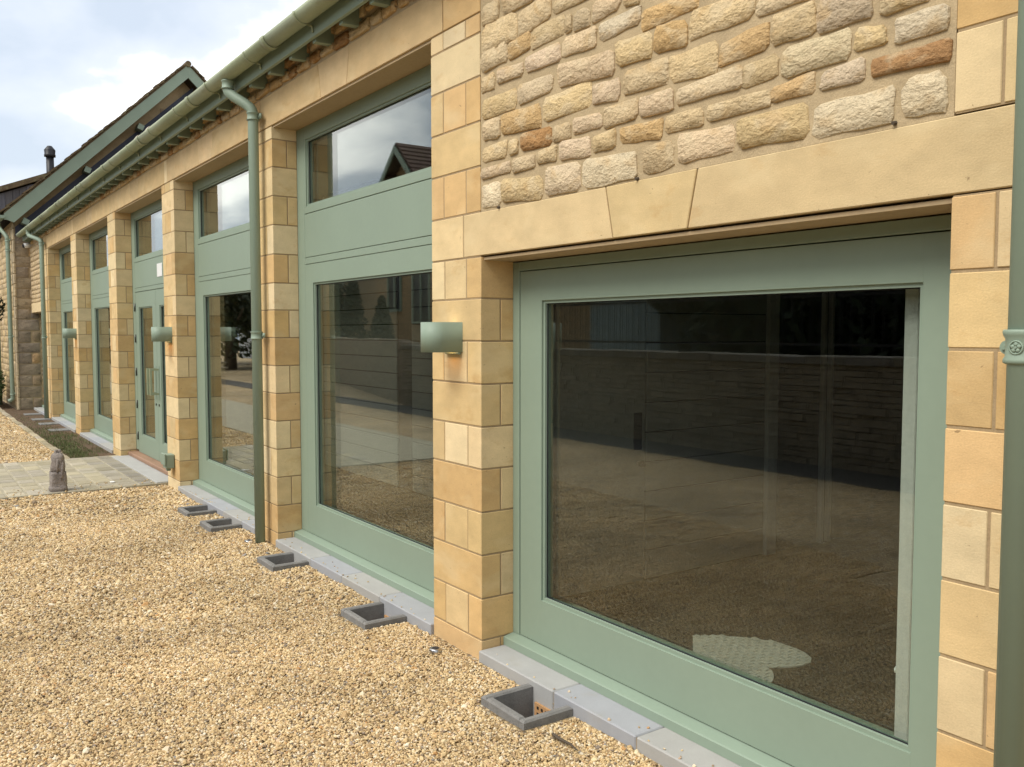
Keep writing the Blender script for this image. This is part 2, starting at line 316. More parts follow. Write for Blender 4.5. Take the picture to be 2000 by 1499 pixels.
# ---- loose gravel: instanced chips
def chipmesh(seed):
    r = random.Random(seed); bm = bmesh.new(); bmesh.ops.create_icosphere(bm, subdivisions=1, radius=1)
    sx, sy, sz = 1, r.uniform(.6, .95), r.uniform(.38, .65)
    for v in bm.verts: v.co = Vector((v.co.x * sx * r.uniform(.75, 1.2), v.co.y * sy * r.uniform(.75, 1.2), v.co.z * sz * r.uniform(.7, 1.2)))
    me = bpy.data.meshes.new('chip'); bm.to_mesh(me); bm.free(); me.materials.append(M['gravelstone']); return me
def inhole(x, y):
    for h in holes[:5]:
        if h[0] - .035 < x < h[1] + .035 and h[2] - .035 < y < h[3] + .1: return True
    return any(h[0] < x < h[1] and h[2] < y < h[3] for h in holes[5:])
fwd = Vector((-math.sin(rad(yaw)), math.cos(rad(yaw)))); rgt = Vector((math.cos(rad(yaw)), math.sin(rad(yaw))))
pts = []; scl = []
rg = random.Random(11)
def scatter(area, dens, s0, s1, dmin, dmax):
    x0, x1, y0, y1 = area; n = int((x1 - x0) * (y1 - y0) * dens)
    for _ in range(n):
        x, y = rg.uniform(x0, x1), rg.uniform(y0, y1); d = math.hypot(x, y + 2.31)
        if not (dmin <= d < dmax): continue
        p = Vector((x, y + 2.31)); zc = p.dot(fwd)
        if zc < .3 or abs(p.dot(rgt)) > .82 * zc + .2: continue
        if inhole(x, y): continue
        if y > -.03 and not (-1.28 < x): continue
        s = rg.uniform(s0, s1) * (1 if rg.random() > .012 else rg.uniform(1.6, 2.4))
        pts.append((x, y, gh(x, y) + s * .25 + rg.uniform(0, .006))); scl.append(s)
scatter((-3.4, 0, -2.3, 0), 22000, .0044, .0082, 0, 3.4)
scatter((-6, -1, -3.0, 0), 17000, .0050, .0088, 3.4, 5.2)
scatter((-9.7, -3, -3.5, 0), 8500, .0068, .0115, 5.2, 8.5)
scatter((-9.7, -5, -4.0, 0), 3200, .010, .016, 8.5, 12.5)
scatter((-22, -9, -1.75, -.62), 2600, .012, .019, 11, 22)
for _ in range(230):   # chips kicked onto the plinth, the wells and the path edge
    k = rg.random(); s_ = rg.uniform(.004, .009)
    if k < .42: pts.append((rg.uniform(-9.1, -1.3), -.01 + .02 * rg.random() ** 2 * 4, .0415 + s_ * .3))
    elif k < .75: b_ = rg.choice(BOX); pts.append((b_ + rg.uniform(-.11, .11), -.06 - .17 * rg.random(), -.128))
    else: pts.append((XP1 - rg.random() ** 2 * .5, rg.uniform(-1.5, -.05), .018)); s_ *= 1.3
    if -4.05 < pts[-1][0] < -3.58 or -6.87 < pts[-1][0] < -6.4:
        if pts[-1][1] > -.03: pts.pop(); continue
    scl.append(s_)
pm = mesh('gravel', pts, []); at = pm.attributes.new('s', 'FLOAT', 'POINT'); at.data.foreach_set('value', scl)
go = link('gravel', pm); tag(go, 'loose honey coloured gravel chips covering the yard beside the windows', 'gravel', kind='stuff')
chips = bpy.data.collections.new('chips')
for i in range(6):
    co = bpy.data.objects.new('gravel_chip', chipmesh(i)); chips.objects.link(co)
ng = bpy.data.node_groups.new('scatter', 'GeometryNodeTree'); ng.interface.new_socket('Geometry', in_out='INPUT', socket_type='NodeSocketGeometry'); ng.interface.new_socket('Geometry', in_out='OUTPUT', socket_type='NodeSocketGeometry')
a = ng.nodes.new; gi = a('NodeGroupInput'); gout = a('NodeGroupOutput'); ip = a('GeometryNodeInstanceOnPoints'); ci = a('GeometryNodeCollectionInfo'); ci.inputs['Collection'].default_value = chips
ci.inputs['Separate Children'].default_value = True; ci.inputs['Reset Children'].default_value = True; ip.inputs['Pick Instance'].default_value = True
ri = a('FunctionNodeRandomValue'); ri.data_type = 'INT'; ri.inputs['Min'].default_value = 0 if False else 0
ri.inputs[4].default_value = 0; ri.inputs[5].default_value = 5
rr_ = a('FunctionNodeRandomValue'); rr_.data_type = 'FLOAT_VECTOR'; rr_.inputs[0].default_value = (-.7, -.7, 0); rr_.inputs[1].default_value = (.7, .7, 6.28)
na = a('GeometryNodeInputNamedAttribute'); na.data_type = 'FLOAT'; na.inputs['Name'].default_value = 's'
L2 = ng.links.new
L2(gi.outputs[0], ip.inputs['Points']); L2(ci.outputs[0], ip.inputs['Instance']); L2(ri.outputs[2], ip.inputs['Instance Index']); L2(rr_.outputs[0], ip.inputs['Rotation']); L2(na.outputs[0], ip.inputs['Scale']); L2(ip.outputs[0], gout.inputs[0])
md = go.modifiers.new('scatter', 'NODES'); md.node_group = ng

# ---- path of setts
pb = mbox('path', XP0, XP1, -3.55, 0, -.1, .009, M['settjoint']); tag(pb, kind='structure')
pb2 = mbox('path', -30, XP0 - .004, -3.55, -1.75, -.1, .004, M['settjoint']); tag(pb2, kind='structure')
def sett_row(y0, y1, x0, x1, wr, cbase):
    x = x0
    while x < x1 - .04:
        w = min(R.uniform(*wr), x1 - x)
        if x1 - x - w < .06: w = x1 - x
        k = jitc(cbase, .10)
        o = slab('sett', x + .007, x + w - .007, y0 + .007, y1 - .007, -.03, .0135 + R.uniform(-.002, .003), M['sett'], pb, .008, k)
        o.rotation_euler = (R.uniform(-.008, .008), R.uniform(-.008, .008), R.uniform(-.01, .01)); x += w
y = -.11
sett_row(y - .17, y, XP0 + .02, XP1 - .02, (.07, .12), (.27, .245, .20)); y -= .17
while y > -1.9:
    d = R.uniform(.15, .2)
    sett_row(y - d, y, XP0 + .02, XP1 - .02, (.17, .32), (.36, .32, .235) if y < -.45 else (.30, .27, .21)); y -= d
# door slab
slab('step', -12.03, -9.68, -.11, .19, -.08, .022, M['plinth'], None, .004, (.36, .36, .345))
o = bpy.context.scene.objects['step']; tag(o, 'smooth pale grey stone step in front of the glazed double doors', 'step')

# ---- planting bed
bed = mbox('planting_bed', -20.5, XP0, -.56, 0.01, -.09, -.004, M['soil']); tag(bed, 'long soil bed with rough grass between stone edging and the wall', 'flower bed')
bed2 = mbox('planting_bed', -26, -20.52, -.56, -.31, -.09, -.004, M['soil']); tag(bed2, 'bare soil bed below the dark shrub at the far building', 'flower bed')
gb = MB()
for _ in range(9000):
    x = -12.25 - abs(R.gauss(0, 2.6)); y = R.uniform(-.54, -.05)
    if x < -19.5: continue
    dens = noise.noise(Vector((x * 1.1, y * 3, 5))) + (.35 if y < -.3 else -.35 if y > -.2 else 0) + (.3 if x > -14.5 else 0)
    if R.random() > .33 + dens: continue
    h = R.uniform(.012, .038); a_ = R.uniform(0, 6.28); w = .0035; lx, ly = R.uniform(-.015, .015), R.uniform(-.015, .015); z = -.006
    gb.add([(x - math.cos(a_) * w, y - math.sin(a_) * w, z), (x + math.cos(a_) * w, y + math.sin(a_) * w, z), (x + lx, y + ly, z + h)], [(0, 1, 2)])
me = mesh('grass', gb.v, gb.f); o = link('grass', me, None, (0, 0, 0), M['grass']); tag(o, 'rough green grass growing in the soil bed', 'grass', kind='stuff')
ed = thing('bed_edging', 'row of small buff edging stones between gravel and the soil bed', 'stone edging', (-12.2, -.6, 0))
x = -12.2
while x > -24:
    w = R.uniform(.28, .45)
    o = slab('edging_stone', x - w + .012, x, -.64 + R.uniform(-.008, .008), -.56 + R.uniform(-.008, .008), -.07, .018 + R.uniform(-.008, .008), M['sett'], ed, .008, jitc((.34, .29, .20), .15)); x -= w
# flush concrete covers in the bed
for i, xc in enumerate((-19.3, -18.1, -17.15, -15.95)):
    o = slab('vent_cover', xc - .16, xc + .16, -.32, -.03, -.05, .01, M['concrete'], None, .006)
    tag(o, ['farthest concrete vent kerb in the soil bed, nearest the old gable wall', 'concrete vent kerb in the bed, second from the old gable wall', 'concrete vent kerb in the bed beside the far downpipe pillar', 'nearest concrete vent kerb in the soil bed, before the grass patch'][i], 'vent', 'flush vents in the bed')
# small debris
for (x, y) in ((-12.5, -.35), (-12.7, -.2), (-13.1, -.3)):
    pass

# ---- vent wells
wl = ['nearest concrete vent well below the big right-hand window', 'concrete vent well below the full-height window between lamp pillar and downpipe', 'concrete vent well at the pillar end of the lamp window, near the near downpipe', 'concrete vent well just beyond the middle downpipe', 'smallest, farthest concrete vent well in the gravel before the path']
for i, x in enumerate(BOX):
    t = thing('vent_well', wl[i], 'vent', (x, -.14, 0), 'concrete vent wells in the gravel')
    zt = .022; m = MB()
    def wall(poly): m.prism(poly, 'z', -.16, zt)
    # U-shaped body with chamfered top
    def uwall(x0, x1, y0, y1):
        c = .008
        m.add([(x0, y0, -.16), (x1, y0, -.16), (x1, y1, -.16), (x0, y1, -.16), (x0, y0, zt - c), (x1, y0, zt - c), (x1, y1, zt - c), (x0, y1, zt - c), (x0 + c, y0 + c, zt), (x1 - c, y0 + c, zt), (x1 - c, y1 - c, zt), (x0 + c, y1 - c, zt)],
              [(0, 1, 5, 4), (1, 2, 6, 5), (2, 3, 7, 6), (3, 0, 4, 7), (4, 5, 9, 8), (5, 6, 10, 9), (6, 7, 11, 10), (7, 4, 8, 11), (8, 9, 10, 11)])
    uwall(x - BW, x - BW + .036, -.275, -.022); uwall(x + BW - .036, x + BW, -.275, -.022); uwall(x - BW + .037, x + BW - .037, -.275, -.237)
    m.build('kerb_frame', M['concrete'], t)
    mbox('well_floor', x - BW, x + BW, -.27, -.02, -.17, -.13, M['soil'], t)
    ab = part('air_brick', t, (x, -.03, -.07)); mbox('brick_face', x - .10, x + .10, -.032, -.022, -.115, -.045, M['terracotta'], ab)
    hh = MB()
    for a_ in range(6):
        for c_ in range(2): hh.box(x - .08 + a_ * .03, x - .067 + a_ * .03, -.034, -.0325, -.098 + c_ * .028, -.085 + c_ * .028)
    hh.build('vent_holes', M['dark'], ab)
for (x, y, lab) in ((-3.80, -.135, 'small round metal ground light in gravel by the lamp pillar'), (-6.62, -.15, 'small round metal ground light beside the foot of the middle downpipe')):
    t = thing('ground_light', lab, 'ground light', (x, y, 0)); m = MB(); m.tube([(x, y, -.03), (x, y, .008), (x, y, .012)], [.03, .03, .026], 20); m.build('housing', M['steel'], t, True)
    m = MB(); m.tube([(x, y, .012), (x, y, .0135)], [.019, .018], 16); m.build('lens', M['black'], t)
m = MB(); m.tube([(-2.72, -.22, .004), (-2.66, -.235, .012), (-2.6, -.225, .01), (-2.54, -.24, .014)], [.006, .007, .005, .002], 6); o = m.build('twig', M['bark'], None); tag(o, 'short dark twig lying on gravel near the right-hand plinth', 'twig')
x = XP1 + .06
o = slab('paint_mark', -10.05, -9.97, -.50, -.46, .014, .019, M['white'], None, .001); tag(o, 'small white splash of paint on the path edge', 'paint mark')

# ---- weathered stone ornament at the path corner
t = thing('stone_ornament', 'weathered dark stone carving with rounded top standing on the path edge', 'stone ornament', (-9.79, -1.02, 0))
def block_loft(name, levels, cx, cy, m, parent, rough=.012, seg=20, sq=3.0):
    vs = []; fs = []
    for j, (z, rx, ry, ox) in enumerate(levels):
        for k in range(seg):
            a_ = 2 * math.pi * k / seg + .1; c, s_ = math.cos(a_), math.sin(a_); q = 1 / ((abs(c) ** sq + abs(s_) ** sq) ** (1 / sq))
            nn = noise.noise(Vector((c * 2.2, s_ * 2.2, z * 11))) * rough * 1.6
            vs.append((cx + ox + c * q * rx + c * nn, cy + s_ * q * ry + s_ * nn, z))
    for j in range(len(levels) - 1):
        for k in range(seg): fs.append((j * seg + k, j * seg + (k + 1) % seg, (j + 1) * seg + (k + 1) % seg, (j + 1) * seg + k))
    fs.append(tuple(range(seg))[::-1]); fs.append(tuple((len(levels) - 1) * seg + k for k in range(seg)))
    mm = MB(); mm.v = [Vector(v) for v in vs]; mm.f = fs; return mm.build(name, m, parent, True)
lv = [(0.0, .078, .078, 0), (.035, .08, .08, 0), (.055, .077, .077, 0), (.06, .070, .070, 0), (.085, .074, .074, 0), (.13, .076, .075, 0), (.18, .074, .072, 0), (.205, .070, .068, 0)]
block_loft('plinth_block', lv, -9.79, -1.02, M['oldstone'], t, .008, 24, 5)
lv = [(.20, .062, .058, 0), (.25, .066, .060, -.004), (.30, .068, .060, -.004), (.345, .066, .058, -.002), (.372, .054, .050, 0), (.388, .032, .032, .002), (.396, .020, .020, .002), (.412, .024, .022, .002), (.424, .014, .014, .002)]
block_loft('carved_figure', lv, -9.79, -1.02, M['oldstone'], t, .016, 22, 2.4)
mm = MB(); mm.tube([(-9.745, -.985, .32), (-9.728, -.99, .25), (-9.722, -.995, .17), (-9.72, -1.0, .12)], [.012, .017, .015, .006], 8); mm.build('carved_drapery', M['oldstone'], t, True)
mm = MB(); mm.tube([(-9.74, -1.03, .34), (-9.727, -1.03, .28), (-9.722, -1.035, .20)], [.012, .016, .007], 8); mm.build('carved_drapery', M['oldstone'], t, True)

# ================================================================== MAIN BUILDING
B = thing('converted_barn', 'long low stone barn conversion with honey ashlar pillars and sage green glazing', 'building', (-3.58, 0, 0))
ZJ = [0.0, .085, .292, .507, .719, .930, 1.137, 1.344, 1.552, 1.758, 1.958, 2.170, 2.385, 2.596, 2.806, 3.007, 3.10]
PX = [-3.58, -6.40, -9.19, -12.04, -14.97, -17.98]        # right-hand corners of pillars
PWD = .47; REV = .19; G = .0045
ASH = [(.57, .42, .215), (.62, .475, .265), (.56, .375, .17), (.66, .53, .32), (.59, .40, .195), (.53, .365, .17), (.61, .475, .27), (.60, .44, .22)]
def ash(): return jitc(R.choice(ASH), .05)
def pillar(xr, zmax_i=16, lowto=None, name='pillar', width=PWD, light=0):
    xl = xr - width; p = part(name, B, (xl + width / 2, REV / 2, 0))
    mbox('joint_core', xl + .003, xr - .003, .003, REV + .10, -.1, ZJ[zmax_i], M['joint'], p)
    for i in range(zmax_i):
        z0, z1 = ZJ[i], ZJ[i + 1]
        za_, zb_ = (z0 + G if i else -.1), z1 - G
        jj = lambda: R.uniform(-.0012, .0012)
        if lowto and z0 >= lowto: pass
        if i % 2 == 1:     # three across the front (corner stones run the full reveal)
            c1, c2 = xl + .124 * width / .47 + R.uniform(-.006, .006), xr - .128 * width / .47 + R.uniform(-.006, .006)
            c = ash(); s1 = slab('ashlar_block', xl, c1 - G, 0 + jj(), REV, za_, zb_, M['ashlar'], p, .0022, ash())
            slab('ashlar_block', c1 + G, c2 - G, 0 + jj(), .15, za_, zb_, M['ashlar'], p, .0022, ash())
            slab('ashlar_block', c2 + G, xr, 0 + jj(), REV, za_, zb_, M['ashlar'], p, .0022, ash())
        else:
            slab('ashlar_block', xl, xr, 0 + jj(), .114 - G, za_, zb_, M['ashlar'], p, .0022, ash())
            slab('ashlar_block', xl, xr, .114 + G, REV, za_, zb_, M['ashlar'], p, .0022, ash())
    return p
# P1 (lamp pillar): normal below the side lintel, shorter front above it
p1 = pillar(PX[0], 10)
def upper_quoin(xl, xr, i0, i1, p, cut=None):
    mbox('joint_core', xl + .003, xr - .003, .003, REV + .10, ZJ[i0] + .001, ZJ[i1], M['joint'], p)
    for i in range(i0, i1):
        za_, zb_ = ZJ[i] + G, ZJ[i + 1] - G
        if i == 10: xe = cut if cut else xr; slab('ashlar_block', xl, xe, 0, REV, za_, zb_, M['ashlar'], p, .0022, ash()); continue
        if i % 2 == 1:
            c1, c2 = xl + .124, xr - .128
            for a_, b_ in ((xl, c1 - G), (c1 + G, c2 - G), (c2 + G, xr)): slab('ashlar_block', a_, b_, R.uniform(-.001, .001), REV, za_, zb_, M['ashlar'], p, .0022, ash())
        else: slab('ashlar_block', xl, xr, R.uniform(-.001, .001), REV, za_, zb_, M['ashlar'], p, .0022, ash())
upper_quoin(-4.05, -3.585, 10, 16, p1, -3.738 - G)
for x in PX[1:]: pillar(x)
# P0 right-hand pillar
p0 = pillar(-.81, 10)
upper_quoin(-1.28, -.81, 11, 16, p0)

# lintels
def lintel(xa, xb, z0, z1, col=None, key=True, cx=None):
    l = part('lintel', B, ((xa + xb) / 2, .05, z0)); c = cx if cx is not None else (xa + xb) / 2
    def tr(poly, col):
        q = MB(); q.prism(poly, 'y', 0.0, .17); 
        o = q.build('lintel_stone', M['ashlar'], l, color=col); bev(o); return o
    kt, kb = .243, .198; g_ = .003
    if key:
        tr([(xa, z0), (c - kb - g_, z0), (c - kt - g_, z1), (xa, z1)], jitc(col or (.55, .40, .21), .05))
        tr([(c - kb + g_, z0), (c + kb - g_, z0), (c + kt - g_, z1), (c - kt + g_, z1)], jitc(col or (.57, .42, .23), .05))
        tr([(c + kb + g_, z0), (xb, z0), (xb, z1), (c + kt + g_, z1)], jitc(col or (.55, .40, .21), .05))
    else: tr([(xa, z0), (xb, z0), (xb, z1), (xa, z1)], jitc(col or (.55, .40, .21), .05))
    mbox('joint_core', xa + .01, xb - .01, .01, .16, z0 + .01, z1 - .005, M['joint'], l)
    return l
def bev(o, w=.003):
    bm = bmesh.new(); bm.from_mesh(o.data); bmesh.ops.bevel(bm, geom=bm.edges[:], offset=w, segments=1, affect='EDGES'); bm.to_mesh(o.data); bm.free()
lintel(-3.738 + G, -1.115, 1.958 + G, 2.166, (.57, .435, .235), cx=-2.435)
bays = [(PX[i + 1], PX[i] - PWD) for i in range(5)]       # (left reveal, right reveal) of bays B..F
for k, (xa, xb) in enumerate(bays): lintel(xa - .24 + G, xb + .12 - G, 3.10 + G, 3.33)
for x in PX:
    q = part('lintel', B, (x - .3, .05, 3.1)); slab('lintel_stone', x - .35 + G, x - .24 - G if x != PX[0] else -3.585, 0, .17, 3.10 + G, 3.33, M['ashlar'], q, .003, ash())
q = part('lintel', B, (-18.4, .05, 3.1)); slab('lintel_stone', -18.45, -18.33 - G, 0, .17, 3.10 + G, 3.33, M['ashlar'], q, .003, ash())
lintel(-20.5, -18.45 - G, 1.98, 2.165, (.58, .46, .28), key=False)
# soffits of the openings
for (xa, xb) in bays: slab('soffit', xa + .001, xb - .001, .012, REV + .03, 3.088, 3.112, M['soffit'], B, .001)
slab('soffit', -3.579, -1.281, .016, REV + .03, 1.940, 1.954, M['soffit'], B, .001); mbox('soffit_gap', -3.578, -1.282, .05, REV + .03, 1.955, 1.961, M['dark'], B)
slab('soffit', -20.5, -18.46, .02, REV + .03, 1.966, 1.985, M['soffit'], B, .001)

# rubble -----------------------------------------------------------
def px2w(u, v, y=0.0):
    """viewing ray of the calibrated camera met with the wall plane (survey of the stones)"""
    p_ = rad(pitch); f3 = Vector((fwd.x * math.cos(p_), fwd.y * math.cos(p_), -math.sin(p_))); r3 = Vector((rgt.x, rgt.y, 0)); u3 = r3.cross(f3)
    d = f3 + r3 * ((u - 1000) / 1729) - u3 * ((v - 749.5) / 1729); t_ = (y + 2.3105) / d.y; return d.x * t_, 1.6 + d.z * t_
RB = {'p': (.58, .445, .29), 'y': (.58, .44, .245), 'g': (.55, .435, .285), 'o': (.53, .36, .175), 'b': (.36, .205, .09), 'w': (.64, .53, .35), 't': (.55, .42, .245)}
Z1 = [(35, 165, 1245, 1420, 'w'), (180, 443, 1195, 1385, 'y'), (465, 705, 1120, 1325, 'g'), (718, 1095, 1040, 1250, 'w'), (1125, 1350, 955, 1180, 't'), (1370, 1762, 865, 1095, 'p'),
      (35, 233, 1120, 1208, 'p'), (248, 395, 1065, 1165, 't'), (410, 547, 1005, 1125, 'y'), (565, 778, 950, 1085, 'p'), (797, 955, 900, 1025, 't'), (975, 1265, 832, 965, 'o'), (1292, 1540, 745, 885, 't'), (1578, 1993, 655, 785, 'y'),
      (45, 205, 985, 1098, 't'), (220, 292, 950, 1052, 'y'), (303, 512, 885, 1010, 'b'), (524, 643, 845, 960, 't'), (658, 852, 785, 905, 'p'), (868, 1095, 705, 850, 't'), (1112, 1338, 630, 780, 'p'), (1362, 1800, 525, 672, 'g'),
      (40, 160, 820, 965, 't'), (180, 438, 735, 905, 'o'), (450, 772, 615, 815, 'y'), (790, 980, 540, 705, 'p'), (1002, 1300, 435, 635, 't'), (1312, 1638, 310, 530, 'y'), (1657, 1983, 215, 395, 'o'),
      (38, 270, 630, 785, 'y'), (286, 520, 520, 695, 'g'), (557, 930, 385, 560, 'p'), (943, 1195, 235, 440, 'y'), (1210, 1432, 150, 345, 'o'), (1448, 1880, 10, 225, 'y'),
      (33, 125, 500, 625, 'y'), (145, 315, 442, 565, 'p'), (338, 570, 330, 480, 'p'), (580, 822, 220, 365, 'p'), (835, 1112, 95, 255, 'w'), (1130, 1500, -10, 135, 'o'),
      (38, 212, 305, 475, 'g'), (215, 368, 245, 385, 'o'), (375, 602, 130, 315, 't'), (607, 655, 100, 225, 't'), (658, 785, 35, 200, 'g'), (792, 985, -25, 120, 'p'),
      (40, 275, 125, 315, 'y'), (283, 500, 15, 195, 't'), (520, 775, -65, 55, 't'), (1000, 1115, -70, 45, 't'), (20, 158, 15, 165, 't'), (172, 400, -85, 70, 't')]
Z2 = [(42, 515, 755, 1010, 'y'), (550, 1092, 620, 905, 'w'), (1135, 1468, 500, 795, 'w'), (262, 568, 530, 680, 'o'), (598, 910, 430, 600, 'g'), (958, 1480, 320, 475, 'b'), (70, 325, 400, 560, 't'), (345, 795, 265, 475, 'w'),
      (828, 1060, 165, 355, 'y'), (1110, 1478, 65, 250, 'w'), (262, 578, 55, 280, 't'), (582, 950, -60, 170, 'g'), (1000, 1360, -110, 65, 'y'), (172, 560, -90, 65, 'g')]
rp = part('rubble_panel', B, (-2.43, .02, 2.17))
mbox('mortar_bed', -3.583, -1.282, .004, .12, 2.167, 3.56, M['mortar'], rp)
taken = []
for (lst, ox) in ((Z1, 930), (Z2, 1430)):
    for (a_, b_, c_, d_, kk) in lst:
        sc_ = 3.486; um = ox + (a_ + b_) / 2 / sc_; x0, _ = px2w(ox + a_ / sc_, (c_ + d_) / 2 / sc_); x1, _ = px2w(ox + b_ / sc_, (c_ + d_) / 2 / sc_)
        _, z1 = px2w(um, c_ / sc_); _, z0 = px2w(um, d_ / sc_)
        x0 = max(x0, -3.572); x1 = min(x1, -1.29); z0 = max(z0, 2.176)
        if z1 - z0 < .03: continue
        taken.append((x0, x1, z0, z1))
        stone(rp, 'front', .006, (x0 + x1) / 2, (z0 + z1) / 2, (x1 - x0) * 1.085, (z1 - z0) * 1.10, R.uniform(.006, .010), M['rubble'], jitc(RB[kk], .07), .085, skew=R.uniform(-.07, .07))
def free(u, v, w, h):
    return all(u + w * .42 < t_[0] or u - w * .42 > t_[1] or v + h * .42 < t_[2] or v - h * .42 > t_[3] for t_ in taken)
for (u, v, w, h) in rubble_rows(-3.575, -1.29, 2.75, 3.55, inside=free):
    stone(rp, 'front', .006, u, v, w, h, .018, M['rubble'], jitc(RB[R.choice('ptgyow')], .06), .07)
# strip of rubble above the lintels, under the rafters
for (xa, xb) in [(-20.5, -18.45)] + [(PX[i + 1] - PWD, PX[i] - PWD) for i in range(5)]:
    pass
rs = part('rubble_strip', B, (-11, .02, 3.33)); mbox('mortar_bed', -20.5, -3.59, .008, .12, 3.331, 3.56, M['mortar'], rs)
for (u, v, w, h) in rubble_rows(-20.48, -3.6, 3.335, 3.54, (.085, .12), (.14, .34)):
    stone(rs, 'front', .006, u, v, w, h, .016, M['rubble'], jitc(RB[R.choice('otobpt')], .08), .08)
rg2 = part('rubble_panel', B, (-19.5, .02, 2.17)); mbox('mortar_bed', -20.5, -18.455, .008, .12, 2.167, 3.33, M['mortar'], rg2)
for (u, v, w, h) in rubble_rows(-20.48, -18.46, 2.17, 3.33, (.07, .11), (.2, .42)):
    stone(rg2, 'front', .006, u, v, w + .006, h + .006, .005, M['rubble'], jitc((.47, .36, .22), .08), .06)
rr2 = part('rubble_panel', B, (1, .02, 0)); mbox('mortar_bed', -.81, 3.0, .008, .12, -.1, 3.56, M['mortar'], rr2)
for (u, v, w, h) in rubble_rows(-.8, 3.0, -.05, 3.5, (.11, .19), (.2, .45)):
    stone(rr2, 'front', .006, u, v, w, h, .018, M['rubble'], jitc(RB[R.choice('ptgyow')], .06), .07)

# rafters, fascia, gutter, roof --------------------------------------
x = -4.875 + .403 * 12
while x > -20.4:
    q = MB(); q.prism([(-.114, 3.388), (.05, 3.392), (.05, 3.60), (-.114, 3.55)], 'x', x - .05, x); q.build('rafter_end', M['green'], B); x -= .403
slab('fascia', -20.3, 3, -.142, -.116, 3.406, 3.575, M['green'], B, .003)
GY, GZ, GR = -.208, 3.528, .062
def halfround(x0, x1, r, name, m, par, y=GY, z=GZ, th=.005):
    q = MB(); vs = []; n = 12
    for xx in (x0, x1):
        for rr3 in (r, r - th):
            for k in range(n + 1): a_ = math.pi + math.pi * k / n; vs.append((xx, y + rr3 * math.cos(a_), z + rr3 * math.sin(a_)))
    o = n + 1; fs = []
    for k in range(n):
        fs += [(k, k + 1, 2 * o + k + 1, 2 * o + k), (o + k, 3 * o + k, 3 * o + k + 1, o + k + 1), (k, o + k, o + k + 1, k + 1), (2 * o + k, 2 * o + k + 1, 3 * o + k + 1, 3 * o + k)]
    fs += [(0, 2 * o, 3 * o, o), (n, o + n, 3 * o + n, 2 * o + n)]
    q.add(vs, fs); ob = q.build(name, m, par, True); return ob
gt = part('gutter', B, (-8.6, GY, GZ))
seg = [3.0] + [-5.79 + 1.83 * k for k in (3, 2, 1, 0)] + [-5.79 - 1.83 * k for k in range(1, 8)] + [-20.2]
seg = sorted(set(seg), reverse=True)
for i in range(len(seg) - 1): halfround(seg[i + 1] + .003, seg[i] - .003, GR, 'gutter_length', M['gutgreen'], gt)
for s_ in seg[1:-1]: halfround(s_ - .05, s_ + .02, GR + .007, 'gutter_union', M['gutgreen'], gt)
x = -5.24 + .94 * 6
while x > -20.2:
    halfround(x - .012, x + .012, GR + .006, 'gutter_bracket', M['gutgreen'], gt)
    q = MB(); q.tube([(x, GY + .03, GZ - GR), (x, GY + .055, GZ - GR - .002), (x, -.150, GZ - .088), (x, -.147, GZ - .10)], .008, 6); q.build('gutter_bracket', M['gutgreen'], gt, True); x -= .94
q = MB(); q.prism([(GY + GR * math.cos(math.pi + math.pi * k / 10), GZ + GR * math.sin(math.pi + math.pi * k / 10)) for k in range(11)], 'x', -20.21, -20.2); q.build('gutter_end', M['gutgreen'], gt)
# roof: one slab with stepped tile courses
rf = part('roof', B, (-8.6, 3, 3.6))
q = MB(); q.prism([(-.17, 3.545), (2.95, 6.495), (6.1, 3.545), (6.1, 3.52), (2.95, 6.46), (-.17, 3.52)], 'x', -20.49, 3.2); q.build('roof_deck', M['tile'], rf)
q = MB(); c45 = math.cos(rad(43.4)); s45 = math.sin(rad(43.4))
def tile(q, x0, x1, d, y0, z0, ln=.17, th=.014, lift=.012):
    ya, za2 = y0 + d * c45, z0 + d * s45; yb, zb2 = ya + ln * c45, za2 + ln * s45; ny, nz = -s45, c45
    vs = []
    for xx in (x0, x1):
        vs += [(xx, ya + ny * lift, za2 + nz * lift), (xx, ya + ny * (lift + th), za2 + nz * (lift + th)), (xx, yb + ny * th, zb2 + nz * th), (xx, yb, zb2)]
    q.add(vs, [(0, 1, 2, 3), (7, 6, 5, 4), (0, 4, 5, 1), (1, 5, 6, 2), (3, 2, 6, 7), (0, 3, 7, 4)])
for r_ in range(4):
    x = -20.45 + (r_ % 2) * .08
    while x < 3.1:
        tile(q, x + .002, x + .163, r_ * .105 - .03 + R.uniform(-.008, .008), -.17, 3.55, .17, .014, .012 + R.uniform(0, .008)); x += .165
for r_ in range(4, 41): tile(q, -20.45, 3.1, r_ * .105, -.17, 3.55)
o = q.build('roof_tiles', M['tile'], rf); o['kind'] = 'stuff'
